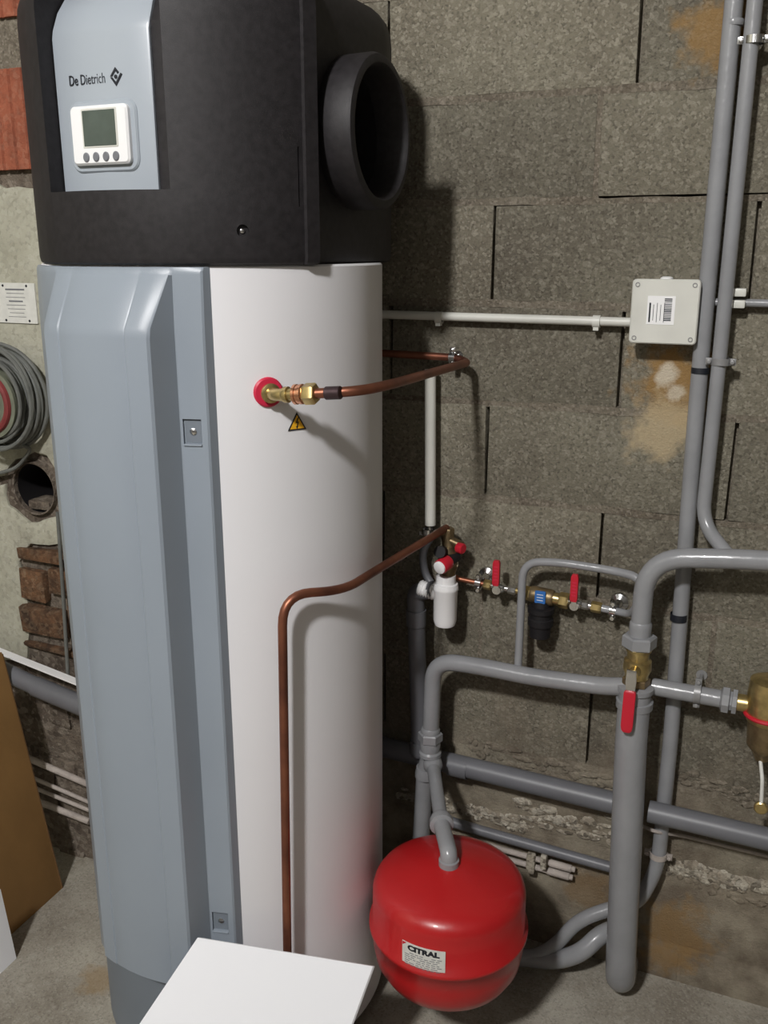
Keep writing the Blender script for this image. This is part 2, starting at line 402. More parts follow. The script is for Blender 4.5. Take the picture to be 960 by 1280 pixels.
for (xa, ya_, xb, yb, n_, spread, sz) in ((500, 988, 660, 1035, 26, 7, .020), (585, 930, 775, 985, 22, 10, .018), (640, 1010, 770, 1050, 16, 14, .022), (832, 1082, 962, 1112, 26, 7, .026),
                                          (700, 985, 772, 1015, 12, 12, .020), (838, 965, 962, 1008, 16, 9, .016), (850, 1100, 962, 1130, 8, 6, .014)):
    mb = MB()
    for k in range(n_*2):
        t = (k+random.random())/(n_*2); c = P(xa+(xb-xa)*t, ya_+(yb-ya_)*t+random.uniform(-spread, spread), 0)
        m_ = 9; rx = sz*random.uniform(.4, 1.5); rz = sz*random.uniform(.2, .8); hh = random.uniform(.0015, .0045); vs_ = []
        for lv_, (kk_, dy_) in enumerate(((1.0, .004), (.7, -hh*.8), (.35, -hh))):
            for q in range(m_):
                an = 2*math.pi*q/m_; j_ = random.uniform(.72, 1.2)
                vs_.append(c+Vector((math.cos(an)*rx*kk_*j_, dy_+random.uniform(-.001, .001), math.sin(an)*rz*kk_*j_)))
        fs = [(l*m_+q, l*m_+(q+1) % m_, (l+1)*m_+(q+1) % m_, (l+1)*m_+q) for l in range(2) for q in range(m_)]+[tuple(2*m_+q for q in range(m_))]
        mb.add(vs_, fs)
    o = build('mortar_crust', mb, 'crust' if sz >= .020 else 'mortar', wb, sharp=60); o['kind'] = 'stuff'

# thicker old wall on the left, with a flue hole
XL0, XL1 = X0, -1.33
hole = P(42, 611, 0, YL)
wl = struct('wall_left', MB().box(((XL0+XL1)/2, (YL+0.012+YW+0.13)/2, CZ/2), (XL1-XL0, YW+0.13-YL-0.012, CZ)), 'rubble')
cm = MB().lathe(hole-Vector((0, 0.1, 0)), (0, 1, 0), [(0, 0.062), (0.30, 0.062)], 32)
cm.v = [q-WL['wall_left'].to_translation() for q in cm.v]
cut(wl, cm)
# hollow clay blocks at the top left
zt_b = P(20, 85, 0, YL).z; zb_b = P(20, 212, 0, YL).z
for (za, zb_) in ((zb_b, zt_b), (P(20, 20, 0, YL).z, P(20, 20, 0, YL).z+0.2)):
    for k, xx in enumerate((XL0+0.08, -2.06, -1.66)):
        wd = 0.40 if k else 0.5
        x_c = xx+wd/2-0.0
        if x_c+wd/2 > XL1: wd = XL1-xx-0.005; x_c = xx+wd/2
        bmb = MB(); n = 9
        vs_ = []; fs = []
        pr = []
        for q in range(n):
            a = x_c-wd/2+wd*q/n+0.004; b = x_c-wd/2+wd*(q+1)/n-0.004
            pr += [(a-0.004, 0.006), (a, 0), (b, 0), (b+0.004, 0.006)]
        rows = [[Vector((u, YL+v-0.004, z)) for u, v in pr]+[Vector((pr[-1][0], YL+0.02, z)), Vector((pr[0][0], YL+0.02, z))] for z in (za, zb_)]
        build('brick', bmb.loft(rows), 'clay', wl, flat=True)
def blob_plate(name, pix, off0, thick, m, parent, wall=YL, jag=0.006):
    """slab with a ragged outline standing proud of a wall"""
    pts = []
    for i in range(len(pix)):
        a = P(*pix[i], 0, wall); b = P(*pix[(i+1) % len(pix)], 0, wall); n = max(2, int((b-a).length/0.03))
        for k in range(n):
            q = a.lerp(b, k/n); pts.append(Vector((min(q.x, XL1-0.004) + random.uniform(-jag, jag) if q.x < XL1-0.02 else XL1-0.004, wall, q.z+random.uniform(-jag, jag))))
    r0 = [q+Vector((0, off0, 0)) for q in pts]; r1 = [q+Vector((0, off0-thick, 0)) for q in pts]
    c = sum(pts, Vector())/len(pts); r2 = [q.lerp(c, 0.03)+Vector((0, off0-thick-0.004-q.y+wall, 0)) for q in pts]
    return build(name, MB().loft([r0, r1, r2], capb=False), m, parent, sharp=60)
pl = blob_plate('plaster', [(-260, 232), (150, 232), (150, 640), (82, 640), (77, 600), (62, 574), (40, 566), (17, 575), (4, 598), (-200, 622)], 0.012, 0.008, 'plaster', wl)
blob_plate('mortar_patch', [(-200, 10), (130, 10), (130, 92), (-200, 92)], 0.012, 0.002, 'mortar', wl)
blob_plate('plaster', [(-220, 630), (3, 606), (9, 632), (24, 648), (46, 656), (68, 648), (100, 644), (120, 690), (80, 680), (38, 676), (24, 705), (34, 770), (30, 830), (-200, 800)], 0.012, 0.006, 'plaster', wl)
pcollar = MB().lathe(hole+Vector((0, -0.004, 0)), (0, 1, 0), [(0.004, 0.0605), (0.002, 0.064), (0.02, 0.067), (0.02, 0.0605), (0.004, 0.0605)], 32, cap=False)
build('flue_rim', pcollar, 'rubble', wl)
build('flue_shade_tube', MB().lathe(hole+Vector((0, .012, 0)), (0, 1, 0), [(0, .0618), (0, .0600), (.18, .0600), (.18, 0)], 32, cap=False), 'dark', wl)  # black tube added to darken the hole: soot and deep shade as colour
sh = MB(); sh.box(hole+Vector((0.0, 0.04, -0.044)), (0.066, 0.06, 0.022)); build('flue_debris', sh, 'rubble', wl, bevel=0.006)
# brown stones below the flue
for (xa, ya_, xb, yb) in [(24, 683, 78, 706), (79, 683, 140, 707), (26, 709, 60, 752), (62, 709, 130, 752), (27, 755, 84, 797), (86, 755, 140, 797), (30, 800, 100, 822)]:
    a, b = P(xa, ya_, 0, YL), P(xb, yb, 0, YL); b.x = min(b.x, XL1-0.004); a.x = min(a.x, b.x-0.03)
    mb = MB().box(((a.x+b.x)/2, YL+0.003, (a.z+b.z)/2), (b.x-a.x, 0.022, abs(a.z-b.z)))
    mb.v = [q+Vector((random.uniform(-.004, .004), random.uniform(-.004, .004), random.uniform(-.004, .004))) for q in mb.v]
    build('stone', mb, 'brownstone', wl, bevel=0.003)
for i in range(9):
    a = P(random.uniform(32, 95), random.uniform(850, 1075), 0, YL); a.x = min(a.x, XL1-0.06)
    mb = MB().box((a.x, YL+0.010, a.z), (random.uniform(0.05, 0.10), 0.014, random.uniform(0.03, 0.06)))
    mb.v = [q+Vector((random.uniform(-.008, .008), random.uniform(-.002, .002), random.uniform(-.008, .008))) for q in mb.v]
    build('stone', mb, 'rubble', wl, bevel=0.005)

# ------------------------------------------------------------------ the water heater
TC = Vector((-0.956, 1.461, 0)); TR = 0.297
heater = thing('water_heater', 'tall white cylindrical water heater with blue-grey front cover and black head', 'water heater', TC, YAW-R(24.5))
def D(wd, v, z): return Vector((wd, -v, z))        # heater space: right, out of the front, up
body = MB().lathe((0, 0, 0), (0, 0, 1), [(0.03, TR-0.006), (0.036, TR), (1.531, TR), (1.534, TR-0.003)], 96)
build('tank_body', body, 'white_metal', heater, local=True)
for a in (60, 180, 300):
    build('foot', MB().lathe((0.22*math.cos(R(a)), 0.22*math.sin(R(a)), 0), (0, 0, 1), [(0, 0.022), (0.02, 0.022), (0.03, 0.014)], 12), 'black', heater, local=True)
# lower dark grey foot cover
fr = []
for z, rr in ((0.012, TR+0.002), (0.30, TR+0.002)):
    fr.append([D(math.sin(R(a))*rr, math.cos(R(a))*rr, z) for a in range(-52, 34, 2)]+[D(math.sin(R(a))*(rr-0.004), math.cos(R(a))*(rr-0.004), z) for a in range(32, -53, -2)])
build('base_cover', MB().loft(fr), 'foot', heater, local=True)
# blue-grey front cover: flanges at the sides, raised middle, sloped top, arched foot
right_full = [(.1596, .2505), (.1560, .2660), (.1535, .2690), (.1140, .2800), (.1118, .2815), (.1010, .3270), (.0975, .3310), (.08, .3360), (.065, .3390), (.0625, .3375), (.060, .3390), (.03, .3430), (0, .3445)]
right_top = [(.1596, .2505), (.1562, .2640), (.1535, .2665), (.1140, .2785), (.1118, .2790), (.1085, .2800), (.106, .2810), (.09, .2855), (.068, .2915), (.0655, .2915), (.063, .2925), (.03, .2975), (0, .2990)]
left_full = [(-.03, .3430), (-.060, .3390), (-.0625, .3375), (-.065, .3390), (-.08, .3360), (-.0975, .3310), (-.1015, .3270), (-.1118, .2830), (-.1150, .2810), (-.165, .2560), (-.212, .2160), (-.234, .1980), (-.2375, .1940), (-.2380, .1776)]
left_top = [(-.03, .2975), (-.063, .2925), (-.0655, .2915), (-.068, .2915), (-.09, .2855), (-.106, .2810), (-.1085, .2805), (-.1118, .2800), (-.1150, .2790), (-.165, .2540), (-.212, .2140), (-.232, .1960), (-.236, .1920), (-.2380, .1776)]
full = right_full+left_full; tops = right_top+left_top
edge = [(a, math.sqrt(max(0, (TR+0.0005)**2-a*a))) for a, b in full]
def zb(wd):
    t = abs(wd) if wd > 0 else abs(wd)*.72
    return 0.262-0.125*max(0.0, min(1.0, (t-0.075)/0.085))**1.6
def sect(pr, z=None, dz=0.0): return [D(a, b, z if z is not None else zb(a)+dz) for a, b in pr]
def blend(p, q, t): return [(a[0]*(1-t)+b[0]*t, a[1]*(1-t)+b[1]*t) for a, b in zip(p, q)]
rows = [sect(edge, None, 0.0), sect(blend(edge, full, 0.7), None, 0.002), sect(full, None, 0.012), sect(full, 0.35), sect(full, 0.70), sect(full, 1.0), sect(full, 1.43), sect(blend(full, tops, .05), 1.445),
        sect(blend(full, tops, .93), 1.520), sect(tops, 1.526), sect(blend(tops, edge, .3), 1.531), sect(edge, 1.532)]
cover = build('front_cover', MB().loft(rows, closed=True), 'cover', heater, local=True, sharp=24)
tag(cover, 'blue-grey moulded front cover with raised centre')
# screw pockets in the right flange (cut from a closed copy of the flange line)
fdir = Vector((0.042, -0.0165, 0)).normalized(); fn = Vector((math.sin(R(15.6)), -math.cos(R(15.6)), 0))
for zz in (1.285, 0.385):
    q = D(.130, .2757, zz); rotm = Matrix.Rotation(R(15.6), 3, 'Z')
    cut(cover, MB().box(q+fn*.006, (.030, .022, .040), rotm))
    pk = build('screw_pocket', MB().box(q-fn*.0055, (.026, .002, .036), rotm), 'foot', heater, local=True)
    build('pocket_lip', MB().box(q-fn*.002+Vector((0, 0, -.0205)), (.030, .009, .003), rotm), 'cover', pk, local=True, bevel=.001)
    build('screw', MB().lathe(q-fn*0.006, fn, [(0, 0.0055), (0.003, 0.0055), (0.0045, 0.003)], 12), 'chrome', pk, local=True)

# black head
def arcp(a, r): return (math.sin(R(a))*r, math.cos(R(a))*r)
HR = 0.308
def head_half(notch, nd=0.0, left=False):
    v0 = 0.262-nd if notch else None
    e_, f_ = (0.090, 0.093) if left else (0.112, 0.121)
    pr = [(0, v0 or HR), (.035, v0 or math.sqrt(HR**2-.035**2)), (.07, v0 or math.sqrt(HR**2-.07**2)), (e_, v0 or math.sqrt(HR**2-e_**2)), (f_, math.sqrt(HR**2-f_**2))]
    pr += [arcp(a, HR) for a in (24, 27, 30, 34, 38, 42, 46, 50, 54, 58)]
    pr += [arcp(60.2, HR), arcp(60.5, HR+.006), arcp(64.6, HR+.006), arcp(65.2, HR+0.002), (.2695, .120), (.273, .05), (.275, 0), (.275, -.05), (.272, -.13), (.263, -.178), (.24, -.215), (.19, -.255), (.13, -.288), (.06, -.31), (0, -.32)]
    return pr
def head_row(notch, z, s=1.0, inset=0.0, nd=0.0):
    pr = head_half(notch, nd)
    def sc(a, b):
        l = math.hypot(a, b); k = s*(l-inset)/l; return a*k, b*k
    pl_ = head_half(notch, nd, True)
    rgt = [D(*sc(a, b), z) for a, b in pr]; lft = [D(-sc(a, b)[0]*(1-.075*min(1, max(0, abs(a)-.095)/.05)), sc(a, b)[1], z) for a, b in reversed(pl_[1:-1])]
    return rgt+lft
hrows = [head_row(0, 1.534, 1, .008), head_row(0, 1.537, 1, .002), head_row(0, 1.545), head_row(0, 1.634), head_row(0, 1.640),
         head_row(1, 1.6405), head_row(1, 1.866), head_row(1, 1.892, 1, 0, .014), head_row(1, 1.912, 1, .002, .028), head_row(1, 1.930, 1, .009, .042), head_row(1, 1.945, 1, .022, .05), head_row(1, 1.953, 1, .042, .055), head_row(1, 1.957, 1, .08, .05)]
hood = build('head_shell', MB().loft(hrows), 'black', heater, local=True, sharp=28)
cz = 1.735
hc = MB()
for s in (-1, 1): hc.lathe((s*0.17, 0.0, cz), (s, 0, 0), [(0, 0.094), (0.2, 0.094)], 40)
hc.lathe(D(*arcp(42, HR-0.006), 1.583), D(*arcp(42, 1), 0), [(0, .009), (0.02, .009)], 16)
a_s = 58.8; hc.box(D(*arcp(a_s, HR+.0), 1.66), (.0022, 0.012, 0.085), Matrix.Rotation(R(a_s), 3, 'Z'))
cut(hood, hc)
tag(hood, 'black textured plastic shell of the head')
build('screw', MB().lathe(D(*arcp(42, HR-0.006), 1.583), D(*arcp(42, 1), 0), [(-0.002, .0035), (0.002, .0035), (0.003, .002)], 12), 'chrome', heater, local=True)
for s in (-1, 1):
    o_ = 0.261 if s > 0 else 0.232
    c = MB().lathe((s*o_, 0, cz), (s, 0, 0), [(0.0, .094), (0, .110), (.010, .116), (.058, .117), (.0655, .114), (.0675, .108), (.0675, .102), (.062, .098), (-0.03, .094), (0, .094)], 56, cap=False)
    cl = build('duct_collar', c, 'black', heater, local=True)
    g = MB()
    for rr in (.03, .05, .07, .09): g.ring((s*(o_-.03), 0, cz), (1, 0, 0), rr, .0018, 32, 6)
    for k in range(6):
        a = math.pi*k/6; e = Vector((0, math.cos(a), math.sin(a)))*0.1; q = Vector((s*(o_-.03), 0, cz)); g.tube([q-e, q+e], .0018, 6)
    build('fan_grille', g, 'black', cl, local=True)
    fan = MB()
    fan.lathe((s*.18, 0, cz), (s, 0, 0), [(0, .028), (.03, .028), (.036, .02)], 20)
    for k in range(7):
        a = 2*math.pi*k/7; e = Vector((0, math.cos(a), math.sin(a))); t = Vector((s, 0, 0)).cross(e)
        vs_ = [Vector((s*.19, 0, cz))+e*.025+t*.006, Vector((s*.205, 0, cz))+e*.025-t*.006, Vector((s*.212, 0, cz))+e*.092-t*.022, Vector((s*.188, 0, cz))+e*.092+t*.022]
        fan.add(vs_+[q+Vector((s*.002, 0, 0)) for q in vs_], [(0, 1, 2, 3), (7, 6, 5, 4), (0, 4, 5, 1), (1, 5, 6, 2), (2, 6, 7, 3), (3, 7, 4, 0)])
    build('fan', fan, 'dark', cl, local=True)

# control panel
pw = 0.0885; pv = 0.268
pr = [(-pw, pv-.005), (-pw, pv-.001), (-pw+.003, pv+.001), (0, pv+.003), (pw-.003, pv+.001), (pw, pv-.001), (pw, pv-.005)]
prow = [[D(a, b, 1.6415) for a, b in pr], [D(a, b, 1.856) for a, b in pr], [D(a, b-.003, 1.868) for a, b in pr], [D(a*.985, b-.014, 1.893) for a, b in pr], [D(a*.96, b-.036, 1.922) for a, b in pr], [D(a*.93, b-.070, 1.9375) for a, b in pr], [D(a*.90, b-.20, 1.9415) for a, b in pr]]
prow = [r_+[Vector((q.x, q.y+0.004, q.z-(0.003 if i > 2 else 0))) for q in reversed(r_)][1:-1] for i, r_ in enumerate(prow)]
panel = build('control_panel', MB().loft(prow), 'panel', heater, local=True, sharp=50)
tag(panel, 'pale blue-grey control panel strip')
def rrect(cx, cz_, wd, ht, rad, n=6):
    out = []
    for (sx, sz, a0) in ((1, 1, 0), (-1, 1, 90), (-1, -1, 180), (1, -1, 270)):
        for k in range(n+1):
            a = R(a0+90*k/n); out.append((cx+sx*(wd/2-rad)+rad*math.cos(a), cz_+sz*(ht/2-rad)+rad*math.sin(a)))
    return out
def slab(cx, cz_, wd, ht, rad, v0, v1, bev=0.001):
    a = rrect(cx, cz_, wd, ht, rad); b = rrect(cx, cz_, wd-2*bev, ht-2*bev, max(rad-bev, .0005))
    return MB().loft([[D(x, v0, z) for x, z in a], [D(x, v1-bev, z) for x, z in a], [D(x, v1, z) for x, z in b]])
dx = -0.002; dzc = 1.7185
hm = slab(dx, dzc-.001, .126, .100, .018, pv-.001, pv+.0052, .0025)
build('display_surround', hm, 'panel', panel, local=True)
bz = build('display_bezel', slab(dx, dzc, .106, .082, .008, pv, pv+.014, .003), 'white', panel, local=True)
build('screen_frame', slab(dx+.002, dzc+.0095, .066, .054, .002, pv+.01, pv+.0148, .0008), 'pvc_white', panel, local=True)
build('screen', slab(dx+.002, dzc+.0095, .060, .049, .001, pv+.012, pv+.0153, .0003), 'screen', panel, local=True)
for k in range(4):
    q = D(dx-.0265+k*.0185, pv+.013, dzc-.030)
    bmb = MB().lathe((0, 0, 0), (0, -1, 0), [(0, 1), (.002, 1), (.003, .8)], 20)
    bmb.v = [q+Vector((p.x*.0058, p.y, p.z*.0068)) for p in bmb.v]
    build('button', bmb, 'button', panel, local=True)
lt = text_mb('De Dietrich', 0.0200, D(-.060, pv+.0027, 1.790), (1, 0, 0), (0, 0, 1), 0.0, 0.71)
build('lettering', lt, 'ink', panel, local=True, flat=True)
em = MB(); ec = (.0275, 1.7965)
def prism(mb, pts, v0, v1): mb.loft([[D(x, v0, z) for x, z in pts], [D(x, v1, z) for x, z in pts]])
ex, ez = ec
prism(em, [(ex-.0098, ez+.0012), (ex-.0062, ez+.0010), (ex, ez+.0080), (ex+.0036, ez+.0042), (ex+.0060, ez+.0062), (ex, ez+.0128)], pv+.002, pv+.0037)
prism(em, [(ex-.0098, ez-.0002), (ex, ez-.0122), (ex+.0118, ez+.0030), (ex+.0092, ez+.0048), (ex, ez-.0070), (ex-.0062, ez-.0002)], pv+.002, pv+.0037)
em.lathe(D(ex, pv+.002, ez+.0004), (0, -1, 0), [(0, .0027), (.0017, .0027)], 16)
build('emblem', em, 'ink', panel, local=True, flat=True)

# hot water outlet rosette and warning sticker on the tank
hw = WL[heater.name]; hwi = hw.inverted()
def on_tank(x, y, extra=0.0):
    """where the sight line through a point of the photo meets the tank skin"""
    o = Vector((0, 0, H))-TC; d = ray(x, y)
    a = d.x**2+d.y**2; b = 2*(o.x*d.x+o.y*d.y); c = o.x**2+o.y**2-(TR+extra)**2
    t = (-b-math.sqrt(max(0, b*b-4*a*c)))/(2*a); p = Vector((0, 0, H))+d*t
    n = Vector((p.x-TC.x, p.y-TC.y, 0)).normalized(); return p, n
p, n = on_tank(335, 490)
ros = MB().lathe(p-n*.002, n, [(0, .0235), (.005, .0235), (.007, .021), (.007, .012)], 32)
build('outlet_rosette', ros, 'rosette', heater)
p, n = on_tank(371, 530); tr = Vector((n.y*-1, n.x, 0)).normalized()
if tr.dot(RT) < 0: tr = -tr
def tri(s, o, zo=0): return [p+n*o+tr*(-s)+UP*(-s*.58+zo), p+n*o+tr*s+UP*(-s*.58+zo), p+n*o+UP*(s*1.155+zo)]
build('warning_sticker', MB().loft([tri(.0165, .0002), tri(.0165, .0012)]), 'ink', heater, flat=True)
ws = build('sticker_field', MB().loft([tri(.0128, .001), tri(.0128, .0016)]), 'yellow', heater, flat=True)
bolt = [(.001, .0125), (-.003, .002), (.0003, .0028), (-.0012, -.0045), (-.003, -.003), (-.0008, -.0085), (.0018, -.0035), (.0004, -.0042), (.0028, .005), (-.0002, .0042), (.003, .0125)]
build('lightning_bolt', MB().loft([[p+n*.0014+tr*a+UP*b*.85 for a, b in bolt], [p+n*.0021+tr*a+UP*b*.85 for a, b in bolt]]), 'ink', heater, flat=True)

# ------------------------------------------------------------------ copper pipes
hot = thing('hot_water_pipe', 'upper copper pipe from brass elbow on white tank bending back to wall', 'pipe', P(575, 455, .035))
p, n = on_tank(335, 490)
z_h = p.z-.002
e0 = p+n*.003; e1 = p+n*.036
nx = PF(420, 491, 1.375)
dirx = (nx-e1).normalized()
eb = MB(); eb.lathe(e0, n, [(0, .0125), (.008, .0125), (.010, .0155), (.014, .0155), (.016, .011)], 20); eb.tube([e0, e1, e1+dirx*.040], .0095, 16, .018)
eb.lathe(e1+dirx*.014, dirx, [(0, .0105), (.004, .0125), (.010, .0125)], 20)
build('elbow', eb, 'brass', hot)
un = MB(); q = e1+dirx*.033
un.lathe(q, dirx, [(0, .0125), (.002, .0155), (.006, .0155), (.007, .014), (.011, .014), (.012, .0155), (.016, .0155), (.018, .013)], 24)
build('union', un, 'copperbright', hot)
nu = MB(); hexnut(nu, q+dirx*.018, dirx, .020, .0165); build('nut', nu, 'brass', hot)
wallh = P(585, 453, .045)
start = q+dirx*.036
mid1 = PF(448, 489, 1.375); mid2 = PF(487, 481, 1.44)
so = MB(); so.lathe(start+dirx*.018, dirx, [(0, .0092), (.001, .010), (.024, .010), (.025, .0092)], 20); build('solder_sleeve', so, 'solder', hot)
pp = [start-dirx*.01, mid1, mid2, wallh, P(568, 447, .033), P(470, 441, .033), P(400, 438, .033)]
for q_ in (wallh,): pass
build('pipe', MB().tube(pp, .0078, 18, [.05, .10, .022, .022, .02, .02]), 'copper', hot)
cold = thing('cold_water_pipe', 'lower copper pipe rising in front of white tank and running back to wall', 'pipe', PF(358, 1225, 1.413))
lowp = PF(360, 1250, 1.413)
pp = [Vector((lowp.x, lowp.y, .004)), Vector((lowp.x, lowp.y, .10)), PF(359, 1180, 1.413), PF(352.5, 743, 1.413), PF(430, 738, 1.48), PF(470, 713, 1.59), P(558, 660, .055)]
build('pipe', MB().tube(pp, .0078, 18, [.03, .02, .055, .05, .06]), 'copper', cold)

clip('pipe_clip', 566, 447, .034, .0078, (1, 0, 0), 'chrome clip on the copper pipe at its wall bend', 'chrome', steel=True)
# ------------------------------------------------------------------ white conduits and junction box
def vdir(x0, y0, x1, y1, o0, o1, wall=YW): return (P(x1, y1, o1, wall)-P(x0, y0, o0, wall)).normalized()
cnd = thing('conduit', 'thin white horizontal conduit from behind heater to junction box', 'conduit', P(640, 398, .02))
build('tube', MB().tube([P(380, 390, .02), P(795, 403, .02)], .0085, 16), 'pvc_white', cnd)
for x, y in ((549, 397), (746, 402)):
    c = P(x, y, .02); b = MB().lathe(c-Vector((.007, 0, 0)), (1, 0, 0), [(0, .0087), (0, .0118), (.014, .0118), (.014, .0087)], 20, cap=False)
    b.box(c+Vector((0, .010, 0)), (.012, .018, .014)); b.box(c+Vector((0, -.002, -.013)), (.010, .012, .006))
    build('clip', b, 'pvc_white', cnd, bevel=0)
cn2 = thing('conduit', 'thin grey conduit running right from junction box behind vertical pipes', 'conduit', P(915, 377, .018))
build('tube', MB().tube([P(868, 377, .018), P(1150, 384, .018)], .007, 16), 'greypaint', cn2)
for dz in (.016, -.004):
    c = P(924, 377, .02)+Vector((0, -.002, dz)); build('clip', MB().box(c, (.022, .026, .014)), 'pvc_white', cn2, bevel=.003)
c = P(830, 390, .06); bx = thing('junction_box', 'square white junction box with barcode sticker on block wall', 'junction box', Vector((c.x, YW, c.z-.06)))
def wslab(c, wd, ht, rad, y0, y1, bev=.002):
    a = rrect(c.x, c.z, wd, ht, rad); b = rrect(c.x, c.z, wd-2*bev, ht-2*bev, max(rad-bev, .0004))
    return MB().loft([[Vector((x, y0, z)) for x, z in a], [Vector((x, y1+bev, z)) for x, z in a], [Vector((x, y1, z)) for x, z in b]])
bw = .117; bh = .113
build('box_body', wslab(c, bw-.014, bh-.014, .008, YW+.0, YW-.045, .001), 'white', bx)
lid = build('box_lid', wslab(c, bw, bh, .007, YW-.043, YW-.060, .002), 'pvc_white', bx)
for sx in (-1, 1):
    for sz in (-1, 1):
        build('screw', MB().lathe(Vector((c.x+sx*(bw/2-.0095), YW-.0602, c.z+sz*(bh/2-.0095))), (0, -1, 0), [(-.002, .0042), (.001, .0042), (.001, .0028), (-.0005, .0028)], 14, cap=True), 'greyclip', lid)
lc = P(826, 388, .0605)
build('sticker', wslab(lc, .048, .050, .001, YW-.0598, YW-.0607, .0001), 'white', bx)
bc = MB()
for k in range(13): bc.box((lc.x+.012, YW-.0609, lc.z+.020-k*.0031), (.013, .0006, random.choice((.0008, .0014, .0019))))
for k in range(5): bc.box((lc.x-.019+k*.0062, YW-.0609, lc.z-.004), (.0009 if k else .003, .0006, .034-(k % 2)*.006))
build('barcode', bc, 'ink', bx, flat=True)
kn = MB().lathe(Vector((c.x-.004, YW-.025, c.z+bh/2-.006)), (0, 0, 1), [(0, .012), (.008, .011), (.010, .007)], 16); build('gland', kn, 'white', bx)

# white vertical pipe and the grey one below
wp = thing('waste_pipe', 'white vertical plastic pipe standing between heater and copper pipe shadow', 'pipe', P(538, 655, .04))
build('tube', MB().tube([P(538, 462, .035), P(538, 656, .035)], .0115, 20), 'pvc_white', wp)
build('clip', MB().lathe(P(536, 664, .035)-Vector((0, 0, .006)), (0, 0, 1), [(0, .0125), (0, .016), (.012, .016), (.012, .0125)], 20, cap=False).box(P(530, 664, .02), (.008, .035, .008)), 'chrome', wp)
gp = thing('drain_pipe', 'dark grey vertical drain pipe with elbow joined to white siphon', 'pipe', P(520, 945, .06))
jx = P(519, 742, .06)
build('tube', MB().tube([P(543, 737, .075), jx+Vector((0, 0, .004)), P(520, 760, .06), P(525, 943, .06)], .019, 20, [.03, .01]), 'pvc_grey', gp)
build('socket', MB().lathe(P(520, 778, .06), (0, 0, -1), [(-.03, .0195), (-.03, .022), (.006, .022), (.008, .0195)], 24, cap=False), 'pvc_grey', gp)
build('socket', MB().lathe(P(525, 925, .06), (0, 0, -1), [(0, .0195), (0, .0225), (.03, .0225), (.032, .0195)], 24, cap=False), 'pvc_grey', gp)
dh = thing('drain_hose', 'thin dark grey hose curving down behind copper pipe to white siphon', 'hose', P(545, 735, .04))
build('hose', MB().tube([P(541, 668, .035), P(527, 690, .035), P(532, 722, .04), P(552, 742, .05)], .0085, 14, .03), 'pvc_grey', dh)

# siphon under the safety valve
sp = thing('siphon', 'white plastic tundish siphon cup hanging below safety valve', 'siphon', P(557, 787, .075))
top = P(557, 733, .075)
build('cup', MB().lathe(top, (0, 0, -1), [(-.026, .021), (-.008, .021), (-.007, .0255), (.001, .0275), (.006, .0275), (.009, .0255), (.075, .0245), (.086, .021), (.090, .012)], 28), 'white', sp)
cs = P(524, 734, .075); ce = P(548, 742, .075); dd = (ce-cs).normalized()
prof = [(0, .015)]
for k in range(6): prof += [(.004+k*.006, .0175), (.007+k*.006, .0155)]
build('corrugated_connector', MB().lathe(cs, dd, prof+[((ce-cs).length, .015)], 20), 'white', sp)

# safety group
sg = thing('safety_valve', 'brass safety valve group with red and white knobs above white siphon', 'valve', P(560, 700, .06))
a = P(558, 662, .055); b_ = P(560, 726, .075)
sb = MB(); sb.tube([a, P(563, 690, .06), b_], .0145, 16, .02); sb.lathe(P(560, 700, .065), (0, 0, -1), [(-.03, .012), (-.02, .021), (.012, .022), (.03, .015)], 18)
hexnut(sb, a+Vector((0, 0, .004)), (0, 0, -1), .018, .017)
sb.tube([P(563, 676, .06), P(578, 683, .06)], .010, 12)
build('valve_body', sb, 'brassdark', sg)
rk = MB().lathe(P(572, 684, .065), (P(584, 688, .075)-P(572, 684, .065)), [(0, .009), (.002, .0115), (.014, .0115), (.016, .009)], 12); build('drain_cap', rk, 'red', sg)
k0 = P(560, 702, .09); k1 = P(539, 717, .145); kd = (k1-k0).normalized()
build('knob_stem', MB().lathe(k0-kd*.03, kd, [(0, .012), (.032, .012)], 14), 'dark', sg)
kk = MB(); kk.lathe(k0, kd, [(0, .0145), (.002, .0155), (.026, .0155), (.028, .0145)], 20); build('knob', kk, 'red', sg)
build('knob_cap', MB().lathe(k0+kd*.0275, kd, [(0, .0135), (.004, .0135), (.005, .012)], 20), 'white', sg)
build('relief_knob', MB().lathe(P(551, 690, .095), (P(545, 690, .14)-P(551, 690, .095)), [(-.02, .013), (0, .013), (.014, .0125)], 14), 'dark', sg)

# ------------------------------------------------------------------ cold feed row: stub, valve, pressure reducer, valve
row = thing('feed_valve_row', 'row of small brass fittings feeding the safety valve along the wall', 'fittings', P(640, 742, .04))
r0, r1 = P(566, 722, .045), P(770, 764, .045); rd = (r1-r0).normalized()
def rp(x):                              # point of the row under photo column x
    lo, hi = 0.0, 1.0
    for _ in range(30):
        m_ = (lo+hi)/2; q = r0.lerp(r1, m_); c_ = q-Vector((0, 0, H)); X_ = 480+FPX*c_.dot(RT)/c_.dot(CF)
        if X_ < x: lo = m_
        else: hi = m_
    return r0.lerp(r1, lo)
build('copper_stub', MB().tube([P(560, 715, .06), rp(572), rp(606)], .0055, 12, .01), 'copper', row)
def seg(name, x0, x1, r, m, hexa=False, parent=row):
    a, b = rp(x0), rp(x1); mb = MB(); L_ = (b-a).length
    if hexa: hexnut(mb, a, rd, L_, r)
    else: mb.lathe(a, rd, [(0, r*.9), (L_*.1, r), (L_*.9, r), (L_, r*.9)], 16)
    return build(name, mb, m, parent)
seg('nut', 605, 614, .0105, 'brass', True); seg('nipple', 613, 646, .006, 'chrome'); seg('nut', 635, 645, .009, 'chrome', True)
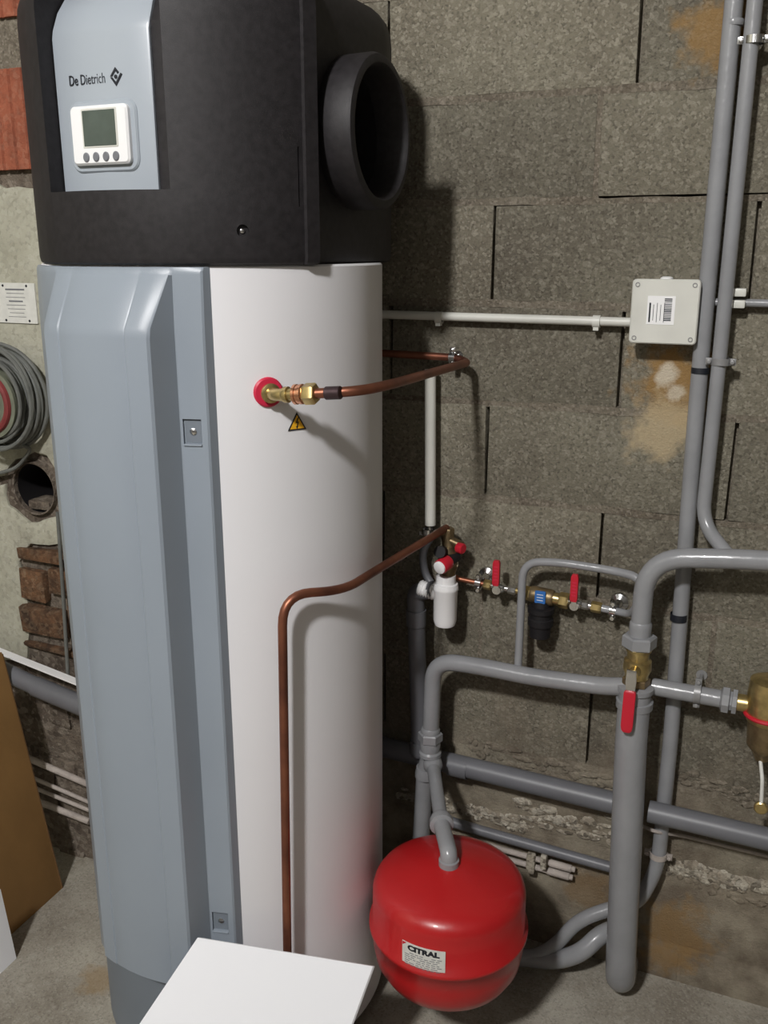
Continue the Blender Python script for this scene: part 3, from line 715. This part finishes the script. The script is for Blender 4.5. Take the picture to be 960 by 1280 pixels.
seg('nipple', 644, 664, .0065, 'brass'); seg('nut', 652, 664, .0145, 'brass', True); seg('reducer_body', 663, 692, .0175, 'brassdark')
seg('nut', 690, 700, .013, 'brass'); seg('nut', 699, 711, .0165, 'brass', True); seg('nipple', 710, 742, .0075, 'chrome')
seg('nut', 727, 736, .0095, 'chrome', True); seg('nut', 739, 752, .0115, 'brass', True)
def small_valve(x, label, yt):
    q = rp(x); t = thing('ball_valve', label, 'valve', q, 0, None)
    mb = MB(); mb.lathe(q-rd*.012, rd, [(0, .008), (.004, .011), (.012, .0125), (.020, .011), (.024, .008)], 16)
    mb.lathe(q, (0, -1, 0), [(0, .008), (.016, .007), (.020, .007)], 12); build('valve_body', mb, 'chrome', t)
    h = MB(); c0 = q+Vector((0, -.021, 0)); hz = P(x, yt, .045+.021).z-c0.z
    h.lathe(c0+Vector((0, .002, 0)), (0, -1, 0), [(0, .009), (.003, .009)], 14)
    h.box(c0+Vector((0, -.001, .008)), (.009, .003, .02)); build('lever', h, 'chrome', t)
    g = MB(); ww = .0075
    g.loft([[c0+Vector((s*ww*k, -.004+dy, z)) for s, dy in ((-1, .005), (-1, -.005), (1, -.005), (1, .005))] for z, k in ((.012, .75), (.018, 1), (hz-.006, 1), (hz, .7))])
    hd = build('handle', g, 'red', t, bevel=.0015)
    ln = MB()
    for k in range(5): ln.box(c0+Vector((0, -.0093, .026+k*.0068)), (.008, .0008, .0026))
    build('embossing', ln, 'rosette', hd, flat=True)
    return t
small_valve(624, 'small ball valve with upright red handle nearest the safety valve', 700)
small_valve(720, 'small ball valve with upright red handle right of black-bodied reducer', 717)
rq = rp(678)
build('filter_bowl', MB().lathe(rq+Vector((0, -.006, -.008)), (0, 0, -1), [(0, .016), (.012, .018), (.014, .027), (.024, .027), (.026, .023), (.036, .023), (.038, .026), (.052, .026), (.054, .022), (.078, .021), (.080, .016)], 24), 'dark', row)
tag(build('blue_label', wslab(rq+Vector((0, 0, .004)), .022, .026, .002, YW-.062, YW-.066, .0005), 'blue', row), 'blue label on the reducer')
wt = MB()
for k in range(3): wt.box((rq.x, YW-.0664, rq.z+.010-k*.006), (.013, .0005, .0012))
build('label_print', wt, 'white', row, flat=True)
# steel clip on the copper stub, and one by the grey tail
for nm, x, y, lb in (('pipe_clip', 598, 730, 'chrome pipe clip left of the small valves'), ('pipe_clip', 766, 757, 'steel pipe clip at the right end of the valve row')):
    q = rp(x); t = thing(nm, lb, 'clip', Vector((q.x, YW, q.z)))
    mb = MB(); mb.lathe(q-rd*.006, rd, [(0, .007), (0, .0105), (.012, .0105), (.012, .007)], 16, cap=False)
    build('band', mb, 'chrome', t)
    for s in (-1, 1): build('lug', MB().lathe(q+Vector((0, .004, s*.015)), (0, -1, 0), [(0, .0055), (.009, .0055), (.011, .004)], 10), 'chrome', t)
    build('rosette', MB().lathe(Vector((q.x+.006, YW, q.z+.004)), (0, -1, 0), [(0, .020), (.006, .018), (.012, .009), (.032, .005)], 20), 'chrome', t)

# ------------------------------------------------------------------ grey painted heating pipes
OFFM = .11                              # main grey pipe stands off the wall
mv = thing('main_heating_pipe', 'thick grey pipe arching from right edge down to brass ball valve', 'pipe', P(800, 800, OFFM))
vx = P(801, 780, OFFM).x
def V(y, off=OFFM, x=801):              # straight below the bend
    q = P(x, y, off); q.x = vx; return q
end_r = P(990, 703, OFFM-.01); 
vd = Vector((0, 0, -1))
zt = P(801, 795, OFFM).z
build('pipe', MB().tube([end_r, P(925, 699, OFFM-.004), Vector((vx, YW-OFFM, P(805, 696, OFFM).z-.0)), Vector((vx, YW-OFFM, zt))], .0185, 24, [.02, .105], 10), 'greypaint', mv)
build('pipe', MB().tube([P(1250, 760, OFFM-.03), P(980, 702, OFFM-.01)], .0185, 24), 'greypaint', mv)
build('weld', MB().lathe(Vector((vx, YW-OFFM, zt+.030)), vd, [(0, .0188), (.004, .021), (.012, .021), (.03, .0205)], 24), 'greypaint', mv)
un = MB(); hexnut(un, Vector((vx, YW-OFFM, zt+.002)), vd, .026, .0325); build('union_nut', un, 'greypaint', mv)
bv = thing('ball_valve', 'large brass ball valve with red lever hanging down on thick grey pipe', 'valve', Vector((vx, YW-OFFM, zt-.11)))
vb = MB(); z1 = zt-.024
vb.lathe(Vector((vx, YW-OFFM, z1)), vd, [(0, .024), (.006, .024), (.007, .0215), (.022, .0205), (.026, .026), (.044, .027), (.056, .022), (.062, .0225)], 24)
build('valve_body', vb, 'brass', bv)
hn = MB(); hexnut(hn, Vector((vx, YW-OFFM, z1-.062)), vd, .016, .0265); build('hex_collar', hn, 'brassdark', bv)
stem = MB().lathe(Vector((vx, YW-OFFM, z1-.038)), (0, -1, 0), [(0, .012), (.032, .010), (.040, .008), (.046, .008)], 14); build('stem', stem, 'brass', bv)
c0 = Vector((vx-.004, YW-OFFM-.046, z1-.040))
lv = MB().loft([[c0+Vector((s*a, dy, z)) for s, dy in ((-1, .002), (-1, -.002), (1, -.002), (1, .002))] for z, a, in ((.012, .009), (-.012, .010), (-.04, .008), (-.05, .008))]); build('lever', lv, 'chrome', bv, bevel=.0008)
lh = MB().loft([[c0+Vector((s*a, o_+dy, z)) for s, dy in ((-1, .005), (-1, -.005), (1, -.005), (1, .005))] for z, a, o_ in ((-.030, .0085, 0), (-.034, .0115, -.001), (-.10, .0115, -.008), (-.108, .010, -.009), (-.113, .006, -.009))]); build('handle', lh, 'red', bv, bevel=.0025)
# thick vertical riser below the valve
OB = .125
zs_ = z1-.078
rs = thing('thick_riser_pipe', 'thickest grey vertical pipe from brass valve down to the floor', 'pipe', P(775, 1215, OB))
q = P(777, 1190, OB)
build('pipe', MB().tube([Vector((vx, YW-OFFM, zs_-.02)), Vector((vx, YW-OB+.005, zs_-.10)), Vector((q.x, YW-OB, .115)), Vector((q.x, YW-OB+.015, .055)), Vector((q.x-.004, YW-.03, .04))], .031, 28, [.04, .05, .05]), 'greypaint', rs)
build('union_nut', MB().lathe(Vector((vx, YW-OFFM, zs_)), vd, [(0, .026), (.003, .0345), (.012, .0345), (.014, .031), (.030, .031), (.032, .0355), (.046, .0355), (.050, .031)], 28), 'greypaint', rs)

# pipe from the valve left to the vessel
OS = .10
so_ = thing('vessel_supply_pipe', 'grey pipe from thick riser curving left and down to red vessel', 'pipe', P(555, 1060, .15))
pts = [P(800, 858, OFFM), P(755, 858, OS), P(665, 846, OS), P(575, 830, OS), P(543, 834, OS), P(540, 925, OS)]
zc = P(541, 880, OS)
build('pipe', MB().tube([pts[0], pts[1], pts[2], P(600, 833, OS), Vector((zc.x, YW-OS, P(548, 826, OS).z)), P(538, 925, OS)], .0178, 22, [.03, .03, .04, .075]), 'greypaint', so_)
f0 = P(538, 915, OS)
un = MB().lathe(f0+Vector((0, 0, .012)), vd, [(0, .0185), (.004, .021), (.012, .021), (.012, .0185)], 20, cap=True); build('weld', un, 'greypaint', so_)
un = MB(); hexnut(un, f0, vd, .022, .027); un.lathe(f0+vd*.022, vd, [(0, .022), (.008, .023), (.022, .021), (.026, .0245), (.034, .0245)], 20); build('union_nut', un, 'greypaint', so_)
t0 = P(541, 955, OS+.005); t1 = PF(552, 1030, 1.60); td = (t1-t0).normalized()
build('pipe', MB().tube([P(538, 940, OS), t0, t1+td*.01], .0145, 20, .02), 'greypaint', so_)
build('reducer', MB().lathe(t0, td, [(-.012, .020), (.008, .021), (.014, .018), (.022, .0145)], 20), 'greypaint', so_)
un = MB().lathe(t1-td*.022, td, [(0, .0145), (.002, .020), (.008, .022), (.012, .022), (.014, .024), (.026, .024), (.028, .021)], 20); build('union_nut', un, 'greypaint', so_)
# drop pipe behind the vessel
dp = thing('drop_pipe', 'grey pipe dropping behind the red vessel from the tee', 'pipe', P(524, 1060, .07))
build('pipe', MB().tube([P(537, 945, .09), P(531, 968, .085), P(526, 1050, .075), P(521, 1120, .07), P(519, 1180, .07)], .0195, 20, .02), 'greypaint', dp)
build('collar', MB().lathe(P(532, 968, .085), (P(526, 1050, .075)-P(531, 968, .085)), [(-.02, .0215), (-.005, .024), (.004, .024), (.006, .0195)], 20), 'greypaint', dp)

# bypass loop round the valve row
bp_ = thing('bypass_pipe', 'thin grey pipe looping up from supply pipe over the valve row', 'pipe', P(648, 840, .08))
build('pipe', MB().tube([P(647, 845, .09), P(654, 702, .07), P(700, 703, .07), P(765, 713, .07), P(803, 722, .085), P(806, 760, .10)], .0082, 16, [.055, .03, .03, .05]), 'greypaint', bp_)
build('tail', MB().tube([rp(751), rp(770), P(788, 768, .06), P(800, 752, .10)], .0075, 16, .02), 'greypaint', bp_)

# two tall pipes on the right
P1 = thing('tall_grey_pipe', 'tall grey pipe with black tape band right of junction box', 'pipe', P(822, 1080, .035))
xa = P(877.5, 430, .028).x
def X1P(y, off=.035, x=870): q = P(x, y, off); return Vector((xa, YW-off, q.z))
ztop = CZ-.002
lowx = P(822, 1085, .035)
build('pipe', MB().tube([Vector((xa+.002, YW-.028, ztop)), Vector((xa, YW-.028, 1.3)), Vector((lowx.x+.002, YW-.035, .60)), Vector((lowx.x, YW-.035, lowx.z)), P(797, 1130, .045), P(757, 1137, .06), P(722, 1151, .08), P(693, 1183, .09), P(668, 1196, .10), P(600, 1192, .12)], .0152, 20, [.2, .05, .05, .04, .03, .04, .03, .04]), 'greypaint', P1)
def band(x, y, m='ink', hgt=.011, r=.0152, parent=P1, off=.035):
    q = P(x, y, off); return MB().lathe(Vector((q.x, q.y, q.z-hgt/2)), (0, 0, 1), [(0, r), (0, r+.0012), (hgt, r+.0012), (hgt, r)], 20, cap=False)
tag(build('tape_band', band(875.5, 463, off=.028), 'ink', P1), 'black tape band'); tag(build('tape_band', band(848.5, 771, hgt=.014), 'ink', P1), 'black tape band')
P2 = thing('slim_grey_pipe', 'thinner tall grey pipe at the right joining the thick arch', 'pipe', P(905, 690, .06))
xb = P(901, 430, .045).x
build('pipe', MB().tube([Vector((xb+.004, YW-.045, ztop)), Vector((xb, YW-.045, 1.3)), Vector((xb-.002, YW-.048, P(884, 655, .05).z)), P(912, 696, .10)], .0128, 20, [.2, .06]), 'greypaint', P2)
clip('pipe_clip', 943, 50, .045, .0128, (0, 0, 1), 'steel clip near the top of the thinner tall pipe', 'chrome', steel=True)
clip('pipe_clip', 901, 452, .045, .0128, (0, 0, 1), 'grey clip on the thinner tall pipe below the box', 'greyclip')
clip('pipe_clip', 823, 1068, .035, .0152, (0, 0, 1), 'pale clip at the foot of the tall taped pipe', 'rail')
build('weld', MB().lathe(P(917, 33, .028), (0, 0, 1), [(0, .0155), (.003, .0165), (.008, .0165), (.010, .0155)], 20), 'greypaint', P1)

# return pipe joining under the riser
rt = thing('return_pipe', 'thick grey pipe bending along the floor behind the red vessel', 'pipe', P(700, 1190, .1))
build('pipe', MB().tube([P(782, 1158, .03), P(752, 1166, .07), P(727, 1191, .10), P(695, 1201, .10), P(655, 1197, .10), P(585, 1190, .12)], .0195, 20, .04), 'greypaint', rt)

# horizontal pipe to the right, with union and air separator
hp = thing('heating_pipe', 'glossy grey horizontal pipe running right to the brass air separator', 'pipe', P(870, 865, .09))
h0, h1 = P(815, 858, .085), P(915, 876, .085); hd_ = (h1-h0).normalized()
build('pipe', MB().tube([h0, h1], .0170, 22), 'greypaint', hp)
a = P(903, 874, .085)
un = MB().lathe(a, hd_, [(-.004, .018), (0, .0255), (.012, .0255), (.014, .019), (.017, .019), (.018, .0245), (.026, .0245), (.027, .018)], 8); build('union_nut', un, 'greypaint', hp)
clip('pipe_clip', 872, 866, .085, .0170, hd_, 'grey clip on the horizontal pipe left of union nut', 'greyclip')
sep = thing('air_separator', 'brass air separator with red ring at the right edge', 'separator', P(965, 1010, .085))
sc_ = P(963, 860, .085)
build('inlet', MB().lathe(a+hd_*.026, hd_, [(0, .0165), (.03, .0165)], 20), 'brass', sep)
build('body', MB().lathe(Vector((sc_.x, sc_.y, P(963, 862, .085).z+.018)), vd, [(-.006, .024), (0, .036), (.03, .0385), (.074, .0385), (.082, .036)], 32), 'brass', sep)
build('red_ring', MB().ring(Vector((sc_.x, sc_.y, sc_.z-.054)), (0, 0, 1), .0390, .0042, 32, 8), 'red', sep)
build('lower_body', MB().lathe(Vector((sc_.x, sc_.y, sc_.z-.064)), vd, [(0, .034), (.055, .030), (.07, .018), (.085, .012)], 32), 'brassdark', sep)
tg = P(951, 1010, .12)
build('key_string', MB().tube([P(950, 945, .09), P(953, 975, .115), tg+Vector((0, 0, .006))], .0035, 8, .01), 'paper', sep)
build('brass_cap', MB().lathe(tg+Vector((0, .004, 0)), (0, -1, 0), [(0, .0125), (.006, .0125), (.008, .010)], 20), 'brass', sep)

# big grey waste pipes near the footing
w1 = thing('sloping_waste_pipe', 'dark grey plastic waste pipe sloping from heater to thick riser', 'pipe', P(660, 980, .035))
build('tube', MB().tube([P(452, 927, .035), P(790, 1009, .035)], .0235, 22), 'pvc_grey', w1)
build('socket', MB().lathe(P(562, 955, .035), vdir(560, 955, 770, 1005, .035, .035), [(0, .0237), (0, .0255), (.045, .0255), (.045, .0237)], 22, cap=False), 'pvc_grey', w1)
w2 = thing('sloping_waste_pipe', 'dark grey plastic waste pipe crossing low at right edge', 'pipe', P(885, 1030, .06))
build('tube', MB().tube([P(811, 1014, .072), P(1050, 1070, .072)], .0225, 22), 'pvc_grey', w2)
w3 = thing('thin_waste_pipe', 'thin grey pipe low on wall from vessel to thick riser', 'pipe', P(680, 1060, .03))
build('tube', MB().tube([P(520, 1014, .03), P(600, 1038, .03), P(795, 1093, .03)], .0118, 16, .03), 'pvc_grey', w3)
wc = thing('thin_cable', 'thin pale cable running low to the right from the tall taped pipe', 'cable', P(880, 1045, .008))
build('cable', MB().tube([P(800, 1031, .012), P(820, 1040, .058), P(850, 1044, .012), P(900, 1056, .008), P(1000, 1080, .008)], .0038, 10, .02), 'rail', wc)
# old painted stubs with a bracket
ob = thing('old_pipe_stubs', 'two short mortar-splashed pipe stubs in a bracket low on wall', 'pipe stubs', P(690, 1085, .02))
for (ax_, ay, bx_, by) in ((575, 1047, 700, 1082), (600, 1064, 697, 1092)):
    a, b = P(ax_, ay, .02), P(bx_+18, by+5, .02)
    build('stub', MB().tube([a, b], .0065, 12), 'rail', ob); build('end_sleeve', MB().lathe(b-(b-a).normalized()*.055, b-a, [(0, .0085), (.048, .0085), (.05, .006), (.057, .006)], 12), 'rail', ob)
brk = MB().box(P(680, 1076, .034), (.014, .02, .036)); brk.box(P(664, 1078, .022), (.020, .022, .048)); build('bracket', brk, 'crust', ob, bevel=.004)
build('bracket_screw', MB().lathe(P(681, 1065, .022), (0, 0, 1), [(0, .006), (.008, .006)], 8), 'brassdark', ob)

# ------------------------------------------------------------------ red expansion vessel
VF = 1.52                                # it hangs from its rigid supply pipe, clear of the heater
vc = FW*VF+RT*((561-480)/FPX*(VF*math.cos(PITCH)+1.2*math.sin(PITCH)))
VB = .178; VR = .147
ev = thing('expansion_vessel', 'round red expansion vessel with white sticker held by grey elbow pipe', 'vessel', Vector((vc.x, vc.y, VB)))
prof = [(.0, .055), (.003, .075), (.012, .103), (.030, .127), (.055, VR-.006), (.085, VR-.001), (.118, VR), (.121, VR+.0065), (.130, VR+.0065), (.133, VR), (.200, VR-.0005), (.213, VR-.004), (.223, VR-.011), (.231, VR-.024), (.241, VR-.053), (.250, VR-.088), (.256, VR-.115), (.258, VR-.135)]
vesb = MB().lathe((vc.x, vc.y, VB), (0, 0, 1), prof, 72); build('vessel_body', vesb, 'redvessel', ev, sharp=70)
ft = MB().lathe((vc.x, vc.y, VB-.012), (0, 0, 1), [(0, .022), (.016, .022)], 24); build('valve_cap', ft, 'dark', ev)
t1 = PF(552, 1030, 1.60)
# elbow on top
ev_top = PZ(561, 1080, VB+.258)
td = (t1-t0).normalized()
el = MB(); el.tube([t1+td*.004, Vector((ev_top.x, ev_top.y, t1.z-.004)), Vector((ev_top.x, ev_top.y, VB+.250))], .0165, 20, .026); el.lathe(Vector((ev_top.x, ev_top.y, VB+.254)), (0, 0, 1), [(0, .0195), (.014, .0195), (.016, .0165)], 20)
build('elbow', el, 'greypaint', so_)
# sticker: lies on the curved side
def on_cyl(x, y, r, ctr=vc):
    o = Vector((0, 0, H))-Vector((ctr.x, ctr.y, 0)); d = ray(x, y)
    a = d.x**2+d.y**2; b = 2*(o.x*d.x+o.y*d.y); c = o.x**2+o.y**2-r*r
    t = (-b-math.sqrt(max(0, b*b-4*a*c)))/(2*a); p = Vector((0, 0, H))+d*t; return p
s0 = on_cyl(503, 1176, VR+.001); s1 = on_cyl(557, 1186, VR+.001)
a0 = math.atan2(s0.y-vc.y, s0.x-vc.x); a1 = math.atan2(s1.y-vc.y, s1.x-vc.x)
zt_ = on_cyl(503, 1174, VR).z; zb_ = on_cyl(530, 1211, VR).z
def cyl(a, r, z): return Vector((vc.x+r*math.cos(a), vc.y+r*math.sin(a), z))
rows = []
for k in range(13):
    a = a0+(a1-a0)*k/12; rows.append([cyl(a, VR+.0002, zb_), cyl(a, VR+.0012, zb_), cyl(a, VR+.0012, zt_), cyl(a, VR+.0002, zt_)])
st = build('sticker', MB().loft(rows), 'paper', ev, sharp=60)
def wrap(mb):
    out = []
    for q in mb.v: out.append(cyl(a0+(q.x/VR), VR+.0015+q.y, q.z))
    mb.v = out; return mb
W_ = (a1-a0)*VR
tx = text_mb('CITRAL', .0145, (.012, 0, zt_-.014), (1, 0, 0), (0, 0, 1), .0009, 1.0, 0.0003)
xs = [q.x for q in tx.v]; sw = W_*.74/(max(xs)-min(xs)); tx.v = [Vector(((q.x-min(xs))*sw+W_*.14, q.y*0.3, q.z)) for q in tx.v]
build('lettering', wrap(tx), 'ink', st, flat=True)
lns = MB()
for k in range(8):
    z = zt_-.020-k*.0043
    x = .006
    while x < W_-.012:
        l = random.uniform(.004, .012); l = min(l, W_-.006-x)
        if random.random() < .85: lns.box((x+l/2, 0, z), (l, .0004, .0012))
        x += l+.0025
build('fine_print', wrap(lns), 'button', st, flat=True)
rc = MB().add([(.001, -.0002, zt_-.001), (.009, -.0002, zt_-.001), (.001, -.0002, zt_-.008), (.001, .0004, zt_-.001), (.009, .0004, zt_-.001), (.001, .0004, zt_-.008)], [(0, 1, 2), (3, 5, 4), (0, 3, 4, 1), (1, 4, 5, 2), (2, 5, 3, 0)])
build('red_corner', wrap(rc), 'red', st, flat=True)

# ------------------------------------------------------------------ left wall furniture
nb = P(24, 379, .0, YL)
nt_ = thing('notice_plate', 'small white printed notice plate on plastered wall left of heater', 'sign', Vector((nb.x, YL-.004, nb.z-.04)))
nl = P(1, 380, 0, YL); nr = P(46, 380, 0, YL)
build('plate', wslab(Vector(((nl.x+nr.x)/2-.005, 0, nb.z)), nr.x-nl.x+.012, .088, .002, YL+.006, YL-.004, .0005), 'paper', nt_)
pm = MB()
for k, (wd, th) in enumerate(((.055, .0035), (.05, .001), (.055, .001), (.04, .0032), (.055, .001), (.05, .001), (.042, .001), (.05, .001))):
    pm.box((nb.x-.005, YL-.0043, nb.z+.030-k*.0085), (wd, .0006, th))
build('printed_lines', pm, 'button', nt_, flat=True)
for sx in (-.034, .034):
    for sz in (-.038, .038): build('screw', MB().lathe(Vector((nb.x-.005+sx, YL-.004, nb.z+sz)), (0, -1, 0), [(0, .003), (.0015, .002)], 10), 'ink', nt_)

rc_ = P(-14, 503, .07, YL)
rl = thing('cable_reel', 'round wall reel with dull red ring and coiled grey cable', 'cable reel', Vector((rc_.x, YL, rc_.z-.13)))
build('drum', MB().lathe(Vector((rc_.x, YL-.012, rc_.z)), (0, -1, 0), [(0, .075), (.055, .075), (.056, .082), (.064, .082), (.066, .05), (.060, .045), (.060, .0)], 40, cap=False), 'reel', rl)
build('red_ring', MB().ring(Vector((rc_.x, YL-.078, rc_.z)), (0, 1, 0), .064, .0085, 40, 8), 'dullred', rl)
for k in range(11):
    rr = random.uniform(.086, .122); cx = rc_.x+random.uniform(-.006, .012); czz = rc_.z+random.uniform(-.006, .010)
    ax = Vector((random.uniform(-.10, .10), 1, random.uniform(-.06, .06)))
    build('cable_loop', MB().ring((cx, YL-.026-.004*k, czz), ax, rr, .0048, 40, 8), 'cable', rl)
build('cable_tail', MB().tube([P(20, 555, .05, YL), P(40, 560, .02, YL), P(22, 585, .012, YL), P(-30, 600, .012, YL)], .0045, 8, .03), 'cable', rl)

lp = thing('lagged_pipe', 'grey plastic pipe with sleeve at left wall running behind heater', 'pipe', P(50, 860, .06, YL))
a, b = P(-60, 808, .065, YL), P(45, 858, .065, YL); c2_ = P(112, 886, .065, YL)
build('tube', MB().tube([a, b, c2_], .022, 20, .05), 'pvc_grey', lp); build('sleeve', MB().lathe(b, (c2_-b), [(0, .0222), (0, .0245), ((c2_-b).length, .0245)], 20, cap=False), 'pvc_grey', lp)
sl = thing('white_batten', 'thin white strip lying along top of grey pipe at left', 'strip', P(50, 832, .05, YL))
a, b = P(-20, 808, .06, YL), P(100, 856, .06, YL); dv = (b-a)
build('strip', MB().loft([[q+Vector((0, y_, z_)) for y_, z_ in ((-.004, -.001), (.016, -.001), (.016, .004), (-.004, .004))] for q in (a+Vector((0, 0, -.002)), b+Vector((0, 0, -.002)))]), 'white', sl)
vcab = thing('black_cable', 'thin dark cable hanging on wall beside heater cover above grey pipe', 'cable', P(84, 850, .012, YL))
build('cable', MB().tube([P(72, 640, .012, YL), P(80, 760, .012, YL), P(85, 845, .03, YL)], .0045, 8, .03), 'cable', vcab)
for k, (ya, yb, th, lb) in enumerate(((950, 978, .0085, 'topmost of four thin dusty pipes low at left'), (972, 1000, .0055, 'second from top of four thin dusty pipes low at left'), (985, 1010, .0055, 'third from top of four thin dusty pipes low at left'), (1001, 1024, .0085, 'lowest of four thin dusty pipes low at left'))):
    tag(build('dusty_pipe', MB().tube([P(-10, ya-22, .022, YL), P(112, yb+3, .022, YL)], th, 12), 'rail'), lb, 'pipe', 'dusty pipes low on the left wall')

# leaning cardboard
cb = thing('flattened_carton', 'brown cardboard carton leaning at the left edge near the floor', 'carton', PZ(40, 1140))
top_ = P(-8, 850, .12, YL); bot_r = PZ(60, 1114); nrm = Vector((-0.30, -0.95, 0)).normalized()
bl = PZ(22, 1148); 
edge_dir = (bl-bot_r).normalized()
far = bot_r+edge_dir*.42; upv = (top_-bot_r)*1.12
th = Vector((.03, .018, 0))
def quadslab(a, b, c, d, t): return MB().add([a, b, c, d, a+t, b+t, c+t, d+t], [(0, 1, 2, 3), (7, 6, 5, 4), (0, 4, 5, 1), (1, 5, 6, 2), (2, 6, 7, 3), (3, 7, 4, 0)])
tk = Vector((.026, .022, 0))
build('carton_panel', quadslab(bot_r, far, far+upv, bot_r+upv, tk), 'card', cb, bevel=.002)
build('carton_edge', quadslab(bot_r+Vector((.001, .001, .001)), bot_r+tk*.98+Vector((.001, .0, .001)), bot_r+tk*.98+upv*.99, bot_r+upv*.99, (edge_dir*-.003)), 'carddark', cb)

# white board leaning in front of the tank
TL, TRr = PF(247, 1172, 1.375), PF(466, 1208, 1.375)
bl_ = PF(-26, 1621, 1.09); br_ = PF(347, 1621, 1.09); bl_.z = 0.002; br_.z = 0.002
nn = (TRr-TL).cross(bl_-TL); dn = nn.cross(UP).normalized(); br_ = bl_+dn*(br_-bl_).dot(dn)
tk = Vector((.002, .004, -.002))
wbd = MB().add([TL, TRr, br_, bl_, TL+tk, TRr+tk, br_+tk*1, bl_+tk*1], [(0, 1, 2, 3), (7, 6, 5, 4), (0, 4, 5, 1), (1, 5, 6, 2), (2, 6, 7, 3), (3, 7, 4, 0)])
tag(build('white_board', wbd, 'whiteboard'), 'blank white board leaning on foot of white tank at bottom', 'board')

# white sheet standing at the far left, beside the carton
A = PZ(19, 1199); B = PF(-1, 1112, (A-Vector((0, 0, A.z))).dot(FW)+.02); C_ = A+edge_dir*.2; tk = Vector((.001, .003, 0))
tag(build('white_sheet', quadslab(A, C_, C_+(B-A), B, tk), 'whiteboard'), 'white sheet standing on floor at the bottom left beside carton', 'sheet')
